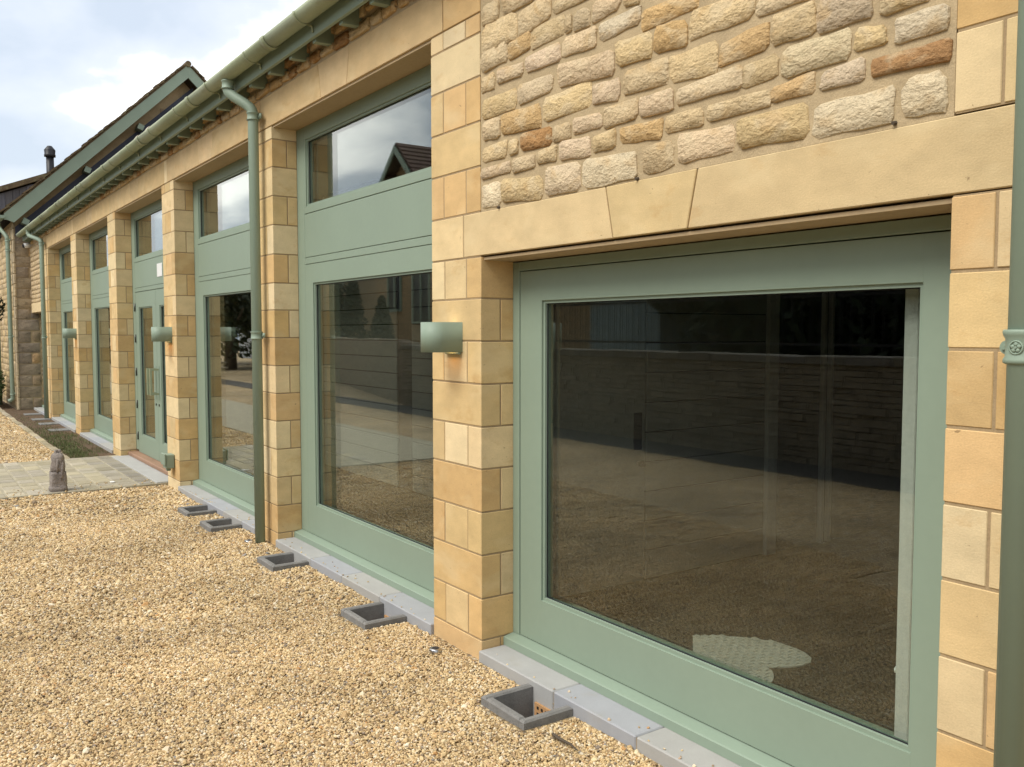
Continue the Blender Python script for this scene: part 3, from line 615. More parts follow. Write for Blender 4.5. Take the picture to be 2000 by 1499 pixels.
# downpipes -----------------------------------------------------------
def collar(q, x, y, z, r, h=.05):
    q.tube([(x, y, z - h / 2), (x, y, z - h / 2 + .006), (x, y, z - h / 2 + .01), (x, y, z + h / 2 - .01), (x, y, z + h / 2 - .006), (x, y, z + h / 2)], [r + .009, r + .009, r + .004, r + .004, r + .009, r + .009], 20)
def downpipe(x, y, xt, zb_, zcoll, parent, gx=GY, gz=GZ, r=.038, zelbow=3.19, rosette=False, shoe=False, m='green'):
    d = part('downpipe', parent, (x, y, 1.5)); q = MB()
    zt = gz - GR + .004
    path = [(xt, gx, zt), (xt, gx, zt - .07)]
    p0_, p1_ = Vector((xt, gx, zt - .07)), Vector((x, y, zelbow + .03))
    a1 = Vector((xt, gx, zt - .12)); a2 = Vector((x, y, zelbow + .09))
    for k in range(1, 9):
        t_ = k / 9; path.append(p0_ * (1 - t_) ** 3 + a1 * 3 * t_ * (1 - t_) ** 2 + a2 * 3 * t_ * t_ * (1 - t_) + p1_ * t_ ** 3)
    path += [(x, y, zelbow + .03), (x, y, zb_ + (.08 if shoe else 0))]
    if shoe: path += [(x, y, zb_ + .05), (x, y - .04, zb_ + .015), (x, y - .08, zb_)]
    q.tube(path, r, 20); q.build('pipe', M[m], d, True)
    q = MB(); collar(q, xt, gx, zt - .035, r, .06); q.build('outlet_collar', M[m], d, True)
    for zc in [zelbow] + list(zcoll):
        q = MB(); collar(q, x, y, zc, r, .056); 
        q.box(x - r - .028, x + r + .028, y + r - .006, y + r + .006, zc - .018, zc + .018)
        q.tube([(x - r - .018, y + r + .006, zc), (x - r - .018, y + r - .012, zc)], .010, 8); q.tube([(x + r + .018, y + r + .006, zc), (x + r + .018, y + r - .012, zc)], .010, 8)
        q.build('pipe_bracket', M[m], d, True)
    return d
downpipe(-6.575, -.075, -6.735, -.03, [1.57], B)
downpipe(-18.15, -.075, -18.75, -.03, [1.50], B)
dp = downpipe(-1.045, -.078, -1.045, -.03, [], B)
# right-hand pipe collar ornament: big bracket with rosette
q = MB(); cx_, cy_, cz_ = -1.045, -.078, 1.560
q.tube([(cx_, cy_, cz_ - .04), (cx_, cy_, cz_ - .036), (cx_, cy_, cz_ - .028), (cx_, cy_, cz_ - .02), (cx_, cy_, cz_ + .022), (cx_, cy_, cz_ + .03), (cx_, cy_, cz_ + .038), (cx_, cy_, cz_ + .044)], [.040, .047, .047, .0425, .0425, .047, .049, .047], 28)
q.build('pipe_socket', M['green'], dp, True)
q = MB(); n_ = Vector((-.02, -1, 0)).normalized(); t3 = Vector((n_.y, -n_.x, 0)); c3 = Vector((cx_, cy_, cz_ + .001)) + n_ * .0425
ringp = [c3 + (t3 * math.cos(a_ * math.pi / 10) + Vector((0, 0, 1)) * math.sin(a_ * math.pi / 10)) * .0155 for a_ in range(21)]
q.tube(ringp, .0022, 6, False)
for a_ in range(5):
    an = a_ * 2 * math.pi / 5 + .3; pp = c3 + (t3 * math.cos(an) + Vector((0, 0, 1)) * math.sin(an)) * .008
    q.tube([pp - n_ * .004, pp + n_ * .002, pp + n_ * .0035], [.0055, .005, .002], 8)
q.tube([c3 - n_ * .004, c3 + n_ * .005], [.004, .003], 8); q.build('rosette', M['green'], dp, True)
q = MB(); q.tube([(cx_ - .055, -.03, cz_), (cx_ - .055, -.052, cz_)], [.018, .018], 16); q.box(cx_ - .06, cx_, -.045, -.03, cz_ - .018, cz_ + .018); q.build('bracket_lug', M['green'], dp)
q = MB(); q.tube([(cx_ - .06, -.052, cz_), (cx_ - .06, -.060, cz_)], [.007, .006], 8); q.build('bolt', M['green'], dp)

# windows ---------------------------------------------------------------
FY = REV; FT = .07
def glazing(par, xa, xb, za_, zb_, y=FY + .028, bead=True):
    g_ = slab('pane', xa - .004, xb + .004, y, y + .022, za_ - .004, zb_ + .004, M['glass'], par, 0)
    w = .014
    bb = MB()   # bevelled glazing bead on the outside
    for (a0, a1, b0, b1, sl_) in ((xa, xb, za_, za_ + w, 'b'), (xa, xb, zb_ - w, zb_, 't'), (xa, xa + w, za_ + w, zb_ - w, 'l'), (xb - w, xb, za_ + w, zb_ - w, 'r')):
        bb.box(a0, a1, FY + .010, y - .0015, b0, b1)
    bb.build('glazing_bead', M['green'], par)
    gk = MB()
    for (a0, a1, b0, b1) in ((xa + w, xb - w, za_ + w, za_ + w + .004), (xa + w, xb - w, zb_ - w - .004, zb_ - w), (xa + w, xa + w + .004, za_ + w + .004, zb_ - w - .004), (xb - w - .004, xb - w, za_ + w + .004, zb_ - w - .004)):
        gk.box(a0, a1, y - .006, y - .0018, b0, b1)
    gk.build('gasket', M['black'], par)
def tall_window(xa, xb, door=False):
    w = part('door_screen' if door else 'window', B, ((xa + xb) / 2, FY, 1.5)); gr = M['green']; e_ = .0015
    st = .137
    slab('frame_stile', xa + .001, xa + st, FY, FY + FT, .095, 3.087, gr, w, .002); slab('frame_stile', xb - st, xb - .001, FY, FY + FT, .095, 3.087, gr, w, .002)
    xi, xj = xa + st + e_, xb - st - e_
    slab('head_rail', xi, xj, FY, FY + FT, 2.995, 3.087, gr, w, .002)
    slab('transom_rail', xi, xj, FY, FY + FT, 2.460, 2.512, gr, w, .002)
    for (c0, c1) in ((xi, xi + .03), (xj - .03, xj)): slab('sash_stile', c0, c1, FY + .001, FY + FT, 2.513, 2.994, gr, w, .0002)
    glazing(w, xi + .031, xj - .031, 2.513, 2.994)
    slab('spandrel_panel', xi, xj, FY + .001, FY + .05, 2.142, 2.456, gr, w, .002)
    slab('panel_rail', xi, xj, FY, FY + FT, 2.092, 2.1385, gr, w, .002)
    mbox('backing_board', xi, xj, FY + .052, FY + .068, 2.13, 2.47, M['black'], w)
    if door: return w
    st2 = .145
    slab('sash_stile', xi, xi + st2, FY, FY + FT, .098, 2.0885, gr, w, .0002); slab('sash_stile', xj - st2, xj, FY, FY + FT, .098, 2.0885, gr, w, .0002)
    slab('sash_rail', xi + st2 + .0001, xj - st2 - .0001, FY, FY + FT, 1.952, 2.0885, gr, w, .0002)
    slab('sash_rail', xi + st2 + .0001, xj - st2 - .0001, FY, FY + FT, .098, .320, gr, w, .0002)
    glazing(w, xi + st2, xj - st2, .320, 1.952)
    sill(w, xa, xb)
    return w
def sill(w, xa, xb):
    q = MB(); q.prism([(.128, .042), (FY + .06, .042), (FY + .06, .094), (FY - .002, .094), (.134, .084), (.128, .080)], 'x', xa + .002, xb - .002); o = q.build('sill', M['green'], w)
    slab('inner_sill', xa + .02, xb - .02, FY + FT + .002, FY + FT + .13, .24, .262, M['green'], w, .003)
for i, (xa, xb) in enumerate(bays):
    if i != 2: tall_window(xa, xb)
# side window A
def low_window(xa, xb, zt, hidden=False):
    w = part('window', B, ((xa + xb) / 2, FY, 1)); gr = M['green']; zf = zt
    slab('frame_stile', xa + .001, xa + .055, FY - .004, FY + FT, .095, zf, gr, w, .002); slab('frame_stile', xb - .055, xb - .001, FY - .004, FY + FT, .095, zf, gr, w, .002)
    slab('head_rail', xa + .056, xb - .056, FY - .004, FY + FT, zf - .043, zf, gr, w, .002)
    xi, xj = xa + .0600, xb - .0600; zs = zf - .0480
    slab('sash_stile', xi, xi + .172, FY, FY + FT, .098, zs, gr, w, .0002); slab('sash_stile', xj - .172, xj, FY, FY + FT, .098, zs, gr, w, .0002)
    slab('sash_rail', xi + .1721, xj - .1721, FY, FY + FT, zs - .142, zs, gr, w, .0002); slab('sash_rail', xi + .1721, xj - .1721, FY, FY + FT, .098, .312, gr, w, .0002)
    glazing(w, xi + .1725, xj - .1725, .312, zs - .142)
    mbox('rebate', xa + .054, xb - .054, FY + .03, FY + .035, .096, zf - .03, M['dark'], w) if False else None
    sill(w, xa, xb); return w
wa = low_window(-3.58, -1.232, 1.935)
low_window(-20.49, -18.45, 1.965)
# plinth stones under the glazing
def plinth(xa, xb, cuts):
    pl = part('plinth', B, ((xa + xb) / 2, .1, 0)); c = [xa] + [k for k in cuts if xa + .2 < k < xb - .2] + [xb]
    for i in range(len(c) - 1):
        slab('plinth_stone', c[i] + .0025, c[i + 1] - .0025, -.02, .155, -.14, .0415, M['plinth'], pl, .005, R.choice([(.30, .31, .335), (.33, .335, .34), (.36, .35, .31)]) if len(cuts) == 0 else PC[i % len(PC)])
    mbox('joint_core', xa + .01, xb - .01, -.014, .15, -.14, .034, M['joint'], pl)
PC = [(.335, .335, .325), (.31, .318, .335), (.335, .33, .312), (.318, .324, .335)]
plinth(-3.58, -1.28, [-2.98, -2.457, -1.9])
plinth(-6.40, -4.05, [-5.72, -5.2, -4.66])
plinth(-9.19, -6.87, [-8.3, -7.7, -7.2])
plinth(-14.97, -12.51, [-14.2, -13.4]); plinth(-17.98, -15.44, [-17.1, -16.3]); plinth(-20.49, -18.45, [-19.4])

# door bay ----------------------------------------------------------------
xa, xb = bays[2]; dw = tall_window(xa, xb, True); gr = M['green']
xm = (xa + xb) / 2
def leaf(x0, x1, hinge_left):
    d = part('door', B, ((x0 + x1) / 2, FY, 1)); 
    slab('door_stile', x0, x0 + .17, FY + .002, FY + .056, .075, 2.086, gr, d, .0002); slab('door_stile', x1 - .17, x1, FY + .002, FY + .056, .075, 2.086, gr, d, .0002)
    slab('door_rail', x0 + .1705, x1 - .1705, FY + .002, FY + .056, 1.90, 2.086, gr, d, .0002); slab('door_rail', x0 + .1705, x1 - .1705, FY + .002, FY + .056, .075, .30, gr, d, .0002)
    glazing(d, x0 + .1705, x1 - .1705, .30, 1.90)
    hx = x0 - .006 if hinge_left else x1 + .006
    for z in (1.90, 1.51, 1.09, .68, .28):
        q = MB(); q.tube([(hx, FY - .008, z - .05), (hx, FY - .008, z + .05)], .009, 8); q.build('hinge', M['hinge'], d, True)
    x_ = x1 - .07 if hinge_left else x0 + .07
    q = MB(); z0, z1 = .86, 1.17
    q.box(x_ - .012, x_ + .012, FY - .10, FY - .076, z0, z1); q.box(x_ - .011, x_ + .011, FY - .0765, FY + .001, z0 + .002, z0 + .024); q.box(x_ - .011, x_ + .011, FY - .0765, FY + .001, z1 - .024, z1 - .002)
    q.build('handle', M['gutgreen'], d)
    slab('handle_plate', x_ - .03, x_ + .03, FY - .003, FY + .001, .80, 1.2, gr, d, .001)
    q = MB(); q.tube([(x_, FY - .007, .74), (x_, FY + .003, .74)], .014, 10); q.build('lock', M['hinge'], d)
leaf(xa + .142, xm - .003, True); leaf(xm + .003, xb - .142, False)
slab('threshold', xa + .001, xb - .001, .085, .25, .024, .07, M['thresh'], B, .006)
sg = slab('sign', -10.73, -10.50, FY - .004, FY, 2.225, 2.375, M['white'], None, .001); tag(sg, 'small plain white notice stuck on the green panel above the doors', 'sign')
# interior ------------------------------------------------------------------
IN = part('interior', B, (-8, 2.5, 0))
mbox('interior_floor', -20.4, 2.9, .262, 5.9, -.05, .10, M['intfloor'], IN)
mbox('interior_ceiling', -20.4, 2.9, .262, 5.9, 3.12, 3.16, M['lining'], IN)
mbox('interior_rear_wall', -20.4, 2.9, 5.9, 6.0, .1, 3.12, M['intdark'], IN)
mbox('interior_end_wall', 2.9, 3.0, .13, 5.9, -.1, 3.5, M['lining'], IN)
# ceiling drop above side window (solid wall inside above the lintel)
mbox('interior_wall', -3.58, 2.9, .20, .26, 1.99, 3.12, M['lining'], IN)
mbox('interior_wall', -1.28, 2.9, .20, .26, .1, 1.99, M['lining'], IN)
for x in PX: mbox('interior_wall', x - PWD + .02, x - .02, .295, .36, .1, 3.12, M['lining'], IN)
# partition beyond the side window, with flush door, planks and a door case
pt = part('partition', B, (-3.85, 2, 0))
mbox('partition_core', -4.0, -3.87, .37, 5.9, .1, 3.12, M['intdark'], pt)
slab('flush_door', -3.868, -3.845, .42, 1.33, .11, 2.1, M['plank'], pt, .003)
z = .11
while z < 3.0: slab('plank', -3.868, -3.85, 1.345, 2.42, z, z + .172, M['plank'], pt, .004); z += .178
for (y0, y1) in ((2.43, 2.53), (3.02, 3.05), (3.10, 3.13)): slab('door_case', -3.868, -3.83, y0, y1, .1, 2.0, M['whitepost'], pt, .004)
slab('door_case', -3.868, -3.83, 2.43, 3.13, 2.003, 2.09, M['white'], pt, .004)
slab('lock_plate', -3.8445, -3.838, 1.235, 1.30, .90, 1.12, M['black'], pt, .003)
q = MB(); q.tube([(-3.844, 1.27, .82), (-3.80, 1.27, .82), (-3.785, 1.27, .82)], [.012, .022, .014], 12); q.build('door_knob', M['hinge'], pt, True)
# planked wall behind the lamp window
pt = part('partition', B, (-6.5, 1.65, 0))
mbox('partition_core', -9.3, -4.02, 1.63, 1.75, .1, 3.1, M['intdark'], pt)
z = .11
while z < 3.0:
    slab('plank', -9.3, -7.55, 1.605, 1.625, z, z + .148, M['plank'], pt, .004); slab('plank', -7.25, -4.02, 1.605, 1.625, z, z + .148, M['plank'], pt, .004); z += .156
# white post just inside the side window
slab('inner_post', -1.588, -1.541, .30, .36, .27, 1.98, M['whitepost'], B, .003); slab('inner_post', -1.538, -1.47, .30, .36, .27, 1.98, M['whitepost'], B, .003)
q = MB(); q.tube([(-1.588, .33, .5), (-1.604, .33, .5)], [.012, .012], 8); q.build('catch', M['white'], B)
# pale pebble mat on the floor inside
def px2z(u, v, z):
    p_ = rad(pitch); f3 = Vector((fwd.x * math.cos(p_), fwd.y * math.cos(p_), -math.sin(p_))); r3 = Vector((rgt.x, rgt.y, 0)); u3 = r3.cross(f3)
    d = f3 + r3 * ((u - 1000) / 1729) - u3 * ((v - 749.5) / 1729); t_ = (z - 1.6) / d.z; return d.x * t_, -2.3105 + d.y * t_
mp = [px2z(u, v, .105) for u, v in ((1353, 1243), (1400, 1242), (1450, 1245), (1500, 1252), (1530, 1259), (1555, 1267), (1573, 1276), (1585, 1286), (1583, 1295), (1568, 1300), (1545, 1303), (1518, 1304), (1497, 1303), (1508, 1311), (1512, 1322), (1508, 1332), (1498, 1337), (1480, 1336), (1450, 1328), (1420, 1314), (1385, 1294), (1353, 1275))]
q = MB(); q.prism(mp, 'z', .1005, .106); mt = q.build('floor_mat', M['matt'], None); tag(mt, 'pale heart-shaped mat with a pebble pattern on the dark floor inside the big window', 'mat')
def inpoly(x, y):
    c = False
    for i in range(len(mp)):
        (x1, y1), (x2, y2) = mp[i], mp[i - 1]
        if (y1 > y) != (y2 > y) and x < (x2 - x1) * (y - y1) / (y2 - y1) + x1: c = not c
    return c
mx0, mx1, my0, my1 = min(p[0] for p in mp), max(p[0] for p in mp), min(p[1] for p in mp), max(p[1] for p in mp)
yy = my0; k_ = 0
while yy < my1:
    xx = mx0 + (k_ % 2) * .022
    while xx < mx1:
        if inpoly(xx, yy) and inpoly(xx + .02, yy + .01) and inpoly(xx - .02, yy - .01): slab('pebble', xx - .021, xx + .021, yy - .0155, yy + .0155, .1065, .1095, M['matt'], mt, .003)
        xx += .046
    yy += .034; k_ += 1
# ================================================================== WALL LAMPS etc
def lamp_bits(xc, lab):
    z0, z1 = 1.497, 1.645; t = thing('wall_lamp', lab, 'wall lamp', (xc, 0, 1.57), 'sage green wall lamps')
    hw, d = .078, .105; n = 18; vs = []; th = .004
    def prof(hw_, ex):
        pts_ = [(xc - hw_, 0.0)]
        for k in range(n + 1):
            a_ = math.pi + math.pi * k / n; pts_.append((xc + hw_ * math.cos(a_), -d + (hw_) * math.sin(a_) * 1.0))
        pts_.append((xc + hw_, 0.0)); return pts_
    po, pi_ = prof(hw, 0), prof(hw - th, 0); k = len(po); q = MB(); vv = []
    for z in (z0, z1):
        vv += [(x_, y_, z) for x_, y_ in po]; vv += [(x_, y_, z) for x_, y_ in pi_]
    fs = []
    for i in range(k - 1):
        fs += [(i, i + 1, 2 * k + i + 1, 2 * k + i), (k + i, 3 * k + i, 3 * k + i + 1, k + i + 1), (i, k + i, k + i + 1, i + 1), (2 * k + i, 2 * k + i + 1, 3 * k + i + 1, 3 * k + i)]
    q.add(vv, fs); q.build('lamp_shade', M['green'], t, True)
    slab('back_plate', xc - .068, xc + .068, -.020, -.0015, z0 - .012, z1 - .012, M['green'], t, .004)
    slab('lamp_body', xc - .035, xc + .035, -.075, -.021, 1.535, 1.605, M['white'], t, .004)
    for zz, s_ in ((1.6065, 1), (1.5325, -1)):
        slab('bulb', xc - .025, xc + .025, -.068, -.028, zz - .001, zz + .001, M['lampon'], t, 0)
        ld = bpy.data.lights.new('lamp_light', 'AREA'); ld.shape = 'RECTANGLE'; ld.size = .05; ld.size_y = .035; ld.energy = (.08 if s_ < 0 else .03); ld.color = (1, .50, .18) if s_ < 0 else (1, .86, .66)  # downward light tinted orange, added to colour the patch below the lamp
        lo = bpy.data.objects.new('lamp_light', ld); COL.objects.link(lo); lo.parent = t; lo.location = (0, -.048, zz - 1.57 + s_ * .004); lo.rotation_euler = (0 if s_ < 0 else math.pi, 0, 0)
lamp_bits(-3.825, 'nearest sage green wall lamp, on the pillar left of the big right-hand window')
lamp_bits(-9.43, 'sage green wall lamp on the pillar right of the double doors')
lamp_bits(-15.2, 'farthest, smallest sage green wall lamp, on a far pillar')
t = thing('socket_box', 'sage green weatherproof outdoor box low on the pillar by the doors', 'socket box', (-9.42, 0, .28))
slab('box_body', -9.49, -9.36, -.09, -.002, .20, .345, M['green'], t, .008); slab('box_lid', -9.50, -9.35, -.105, -.0905, .235, .355, M['green'], t, .006); slab('cable_gland', -9.45, -9.41, -.07, -.03, .17, .199, M['green'], t, .004)
t = thing('security_camera', 'small white security camera under the eaves at the old gable wall', 'security camera', (-20.3, -.08, 3.33))
q = MB(); q.tube([(-20.34, .004, 3.37), (-20.32, -.05, 3.345)], .018, 8); q.build('mount', M['white'], t)
q = MB(); q.tube([(-20.30, .0, 3.345), (-20.30, -.12, 3.315)], [.05, .05], 14); q.build('body', M['white'], t, True)
q = MB(); q.tube([(-20.30, -.12, 3.315), (-20.30, -.15, 3.31)], [.040, .034], 14); q.build('lens', M['black'], t)
for (u_, v_) in ((1247, 349), (1751, 240), (976, 405)):
    x_, z_ = px2w(u_, v_); q = MB(); q.tube([(x_ - .006, .004, z_), (x_ - .005, -.010, z_ - .002)], [.007, .005], 8); q.build('weep_vent', M['bark'], B)
# insects' nest / mortar snots on the lintel
# ================================================================== OLD GABLE HOUSE (far left)
H = thing('old_gable_house', 'old rubble stone house with tiled gable and sage green bargeboard', 'house', (-20.5, 3, 0))
gw = part('gable_wall', H, (-20.5, 3, 0)); XG = -20.5; XG2 = -20.62
q = MB(); q.prism([(-.27, -.1), (6.5, -.1), (6.5, 3.8), (3.12, 7.1), (-.27, 3.85)], 'x', -20.9, XG - .012); q.build('mortar_bed', M['mortar'], gw)
GC = [(.33, .25, .155), (.29, .225, .15), (.36, .265, .155), (.26, .21, .15), (.42, .275, .14)]  # gable side colours kept dark, its shade put into the stone
def gin(u, v, w, h):
    z = v + h / 2
    if v < 3.6: return u < 1.3
    top = 3.75 + (u if u < 3.12 else 6.24 - u) * .97 + .1
    low = 3.45 + (u - .1) * .985 - .1 if u < 3.12 else 3.45 + (6.1 - u) * .985
    return v + h / 2 < top and v > low - .3
# quoins, coloured darker for the shaded gable side
z = 0; k_ = 0
while z < 3.55:
    h = R.uniform(.19, .25); w = .42 if k_ % 2 else .26
    stone(gw, 'side', XG - .008, -.285 + w / 2, z + h / 2, w - .008, h - .008, .005, M['gablestone'], jitc((.31, .25, .175), .1), .02, square=1.2); 
    if w < .3: stone(gw, 'side', XG - .008, .06, z + h / 2, .165, h - .010, .008, M['gablestone'], jitc(GC[k_ % 5], .1), .08)
    z += h; k_ += 1
for (u, v, w, h) in rubble_rows(.14, 1.35, 0, 3.6, (.08, .16), (.18, .42)): stone(gw, 'side', XG - .008, u, v, w + .006, h + .006, .008, M['gablestone'], jitc(R.choice(GC), .12), .09)
for (u, v, w, h) in rubble_rows(-.2, 6.4, 3.6, 7.1, (.14, .2), (.25, .5), inside=gin): stone(gw, 'side', XG - .008, u, v, w + .006, h + .006, .010, M['gablestone'], jitc(R.choice(GC), .12), .08)
fw = part('front_wall', H, (-24, -.3, 0)); mbox('mortar_bed', -34, -20.515, -.27, .1, -.1, 3.85, M['mortar'], fw)
for (u, v, w, h) in rubble_rows(-24.5, -20.76, 0, 3.8, (.09, .17), (.2, .45)): stone(fw, 'front', -.272, u, v, w + .012, h + .012, .003, M['gablestone'], jitc((.46, .35, .20), .16), .08)  # front stones, and quoins below, lighter: sunlight put into the colour
z = 0; k_ = 0
while z < 3.75:
    h = R.uniform(.2, .26); w = .42 if k_ % 2 else .25
    slab('quoin', -20.5 - w, -20.49, -.298, -.26, z + .005, z + h - .005, M['gablestone'], fw, .006, jitc((.42, .34, .22), .06)); z += h; k_ += 1
# roof of the gable house
hr = part('roof', H, (-22, 3, 5)); sl_ = .966; cA = 1 / math.hypot(1, sl_); sA = sl_ * cA
Y0, Z0 = -.47, 3.955
q = MB(); q.prism([(Y0, Z0 - .06), (3.12, Z0 - .06 + 3.59 * sl_), (6.71, Z0 - .06), (6.71, Z0), (3.12, Z0 + 3.59 * sl_), (Y0, Z0)], 'x', -34, -20.14); q.build('roof_deck', M['tile'], hr)
q = MB(); Ltot = 3.59 / cA
def tile2(q, x0, x1, d, ln, th, lift, mirror=False):
    ya, za2 = Y0 + d * cA, Z0 + d * sA; yb, zb2 = ya + ln * cA, za2 + ln * sA; ny, nz = -sA, cA; vs = []
    for xx in (x0, x1): vs += [(xx, ya + ny * lift, za2 + nz * lift), (xx, ya + ny * (lift + th), za2 + nz * (lift + th)), (xx, yb + ny * th, zb2 + nz * th), (xx, yb, zb2)]
    if mirror: vs = [(x_, 6.24 - y_, z_) for x_, y_, z_ in vs]
    q.add(vs, [(0, 1, 2, 3), (7, 6, 5, 4), (0, 4, 5, 1), (1, 5, 6, 2), (3, 2, 6, 7), (0, 3, 7, 4)])
d = -.05
while d < Ltot - .16:
    g_ = R.uniform(.13, .17)
    for mr_ in (False, True):
        x1_ = -20.10 + R.uniform(-.015, .02)
        tile2(q, x1_ - .25, x1_, d + R.uniform(-.015, .015), g_ + .05, R.uniform(.022, .034), R.uniform(.01, .03), mr_)
        tile2(q, -34, x1_ - .255, d, g_ + .05, .025, .015, mr_)
    d += g_
o = q.build('roof_tiles', M['tile'], hr); o['kind'] = 'stuff'
q = MB(); q.tube([(-34, 3.12, Z0 + 3.59 * sl_ - .02), (-20.1, 3.12, Z0 + 3.59 * sl_ - .02)], .065, 10); q.build('ridge_tiles', M['tile'], hr)
# bargeboards
q = MB(); bw = .275
q.prism([(-.47, 3.80), (-.47, 3.915), (3.12, 3.915 + 3.59 * sl_), (3.12, 3.915 + 3.59 * sl_ - bw), (-.19, 3.862), (-.30, 3.752), (-.42, 3.80)], 'x', -20.17, -20.13); q.build('bargeboard', M['green'], H)
q = MB(); q.prism([(3.121, 3.915 + 3.59 * sl_), (6.71, 3.915), (6.71, 3.66), (3.121, 3.915 + 3.59 * sl_ - bw)], 'x', -20.17, -20.13); q.build('bargeboard', M['green'], H)
for (y_, z_) in ((2.12, 5.98), (1.06, 4.97), (-.10, 3.83), (4.1, 6.0)):
    q = MB(); q.prism([(y_ - .06, z_ - .07), (y_ + .05, z_ - .11), (y_ + .09, z_ - .01), (y_ - .02, z_ + .04)], 'x', -20.49, -20.19); q.build('purlin_end', M['green'], H)
# lead flashing where the barn roof meets the gable
q = MB(); q.prism([(-.25, 3.52), (-.25, 3.70), (3.3, 7.0), (3.3, 6.74)], 'x', -20.486, -20.44); q.build('lead_flashing', M['lead'], B)
for (xx, s_) in ((-9.87, .09), (-10.38, .08)):
    q = MB(); q.prism([(-.16, 3.60), (-.08, 3.72), (.02, 3.72), (-.05, 3.62)], 'x', xx - .012, xx + .1); q.build('roof_vent', M['plinth'], B, color=(.4, .36, .28))
# gutter + pipe of the old house
hg = part('gutter', H, (-22, -.5, 3.88)); halfround(-34, -20.12, .062, 'gutter_length', M['green'], hg, -.50, 3.88)
q = MB(); q.prism([(-.50 + .062 * math.cos(math.pi + math.pi * k / 10), 3.88 + .062 * math.sin(math.pi + math.pi * k / 10)) for k in range(11)], 'x', -20.12, -20.11); q.build('gutter_end', M['green'], hg)
GR_ = GR
downpipe(-20.72, -.37, -20.95, .17, [3.25, 1.50, .33], H, -.50, 3.88, .04, 3.45, shoe=True)
# timber clad dormer
dm = part('dormer', H, (-23, 0, 4))
q = MB(); q.prism([(-.32, 3.7), (-.32, 4.66), (2.2, 5.70), (2.2, 3.7)], 'x', -27, -23.03); q.build('dormer_core', M['lead'], dm)
y_ = -.32
while y_ < 2.1:
    w = .145; q = MB(); z0 = 3.72 + max(0, (y_ + .3)) * .8; zt = 4.66 + (y_ + .32) * .4127
    q.prism([(y_ + .004, z0), (y_ + w - .004, z0), (y_ + w - .004, zt + w * .4), (y_ + .004, zt)], 'x', -23.03, -23.0); q.build('cladding_board', M['timber'], dm, color=jitc(R.choice([(.11, .105, .115), (.15, .145, .15), (.085, .08, .09)]), .15)); y_ += w
q = MB(); q.prism([(-.6, 4.58), (-.6, 4.70), (2.5, 5.98), (2.5, 5.86)], 'x', -27.2, -22.9); q.build('dormer_roof', M['tile'], dm)
fl = part('flue', H, (-23.8, .87, 5)); fx, fy = -23.8, .86
q = MB(); q.tube([(fx, fy, 4.6), (fx, fy, 5.78)], .085, 16); q.build('flue_pipe', M['black'], fl, True)
q = MB(); q.tube([(fx, fy, 5.74), (fx, fy, 5.745), (fx, fy, 5.80), (fx, fy, 5.81), (fx, fy, 5.90), (fx, fy, 5.93), (fx, fy, 5.98), (fx, fy, 6.0)], [.09, .125, .125, .115, .125, .105, .065, .05], 16); q.build('flue_cowl', M['black'], fl, True)
q = MB(); q.tube([(fx, fy, 4.6), (fx, fy, 5.28), (fx, fy, 5.3)], [.11, .105, .09], 14); q.build('flue_collar', M['lead'], fl, True)

# far-left plants and posts --------------------------------------------------
def leafcloud(name, blobs, n, size, m, parent, seed=1):
    r = random.Random(seed); q = MB()
    for _ in range(n):
        b_ = r.choice(blobs); c = Vector(b_[:3]); rx, ry, rz = b_[3:6]
        while True:
            p = Vector((r.uniform(-1, 1), r.uniform(-1, 1), r.uniform(-1, 1)))
            if p.length < 1: break
        p = p * (.55 + .45 * r.random()) / max(.5, p.length) if r.random() < .7 else p
        pos = c + Vector((p.x * rx, p.y * ry, p.z * rz)); s = size * r.uniform(.6, 1.3)
        a_ = Vector((r.gauss(0, 1), r.gauss(0, 1), r.gauss(0, 1))).normalized(); b2 = a_.orthogonal().normalized(); b3 = a_.cross(b2)
        q.add([pos - b2 * s, pos + b3 * s * .45, pos + b2 * s, pos - b3 * s * .45], [(0, 1, 2, 3)])
    c = Vector(blobs[0][:3]); me = mesh(name, [v - c for v in q.v], q.f); me.materials.append(m); return link(name, me, parent, c)
t = thing('bay_tree', 'dark evergreen shrub with clipped crown at the far left edge', 'tree', (-21.6, -.75, 0))
q = MB(); q.tube([(-21.6, -.75, -.02), (-21.6, -.76, 1.0), (-21.62, -.75, 1.9)], [.035, .03, .02], 8); q.build('trunk', M['bark'], t, True)
leafcloud('crown', [(-21.6, -.82, 2.45, .4, .34, .5), (-21.7, -.72, 2.1, .35, .36, .45), (-21.5, -.9, 2.75, .3, .22, .3)], 3500, .045, M['darkfoliage'], t, 3)
t = thing('clipped_hedge', 'low dense dark green hedge behind the far downpipe', 'hedge', (-22.3, -.7, 0))
q = MB()
for i in range(10): q.tube([(-23 + i * .16, -.62 - .04 * (i % 3), 0), (-23 + i * .16, -.64, .5)], .012, 5)
q.build('stems', M['bark'], t)
leafcloud('foliage', [(-22.9 + i * .22, -.66, .48 + .03 * (i % 3), .22, .22, .42) for i in range(9)], 6500, .03, M['foliage'], t, 5)
for (x_, y_, lab) in ((-23.6, -.52, 'far one of two round sage green posts behind the shrub'), (-22.2, -.48, 'near one of two round sage green posts behind the shrub, with pale cap')):
    t = thing('green_post', lab, 'post', (x_, y_, 0), 'sage green posts'); q = MB(); q.tube([(x_, y_, -.05), (x_, y_, 2.0)], .055, 16); q.build('shaft', M['green'], t, True)
    q = MB(); q.tube([(x_, y_, 2.0), (x_, y_, 2.02), (x_, y_, 2.04), (x_, y_, 2.06), (x_, y_, 2.12)], [.075, .08, .08, .055, .012], 16); q.build('cap', M['green'], t, True)

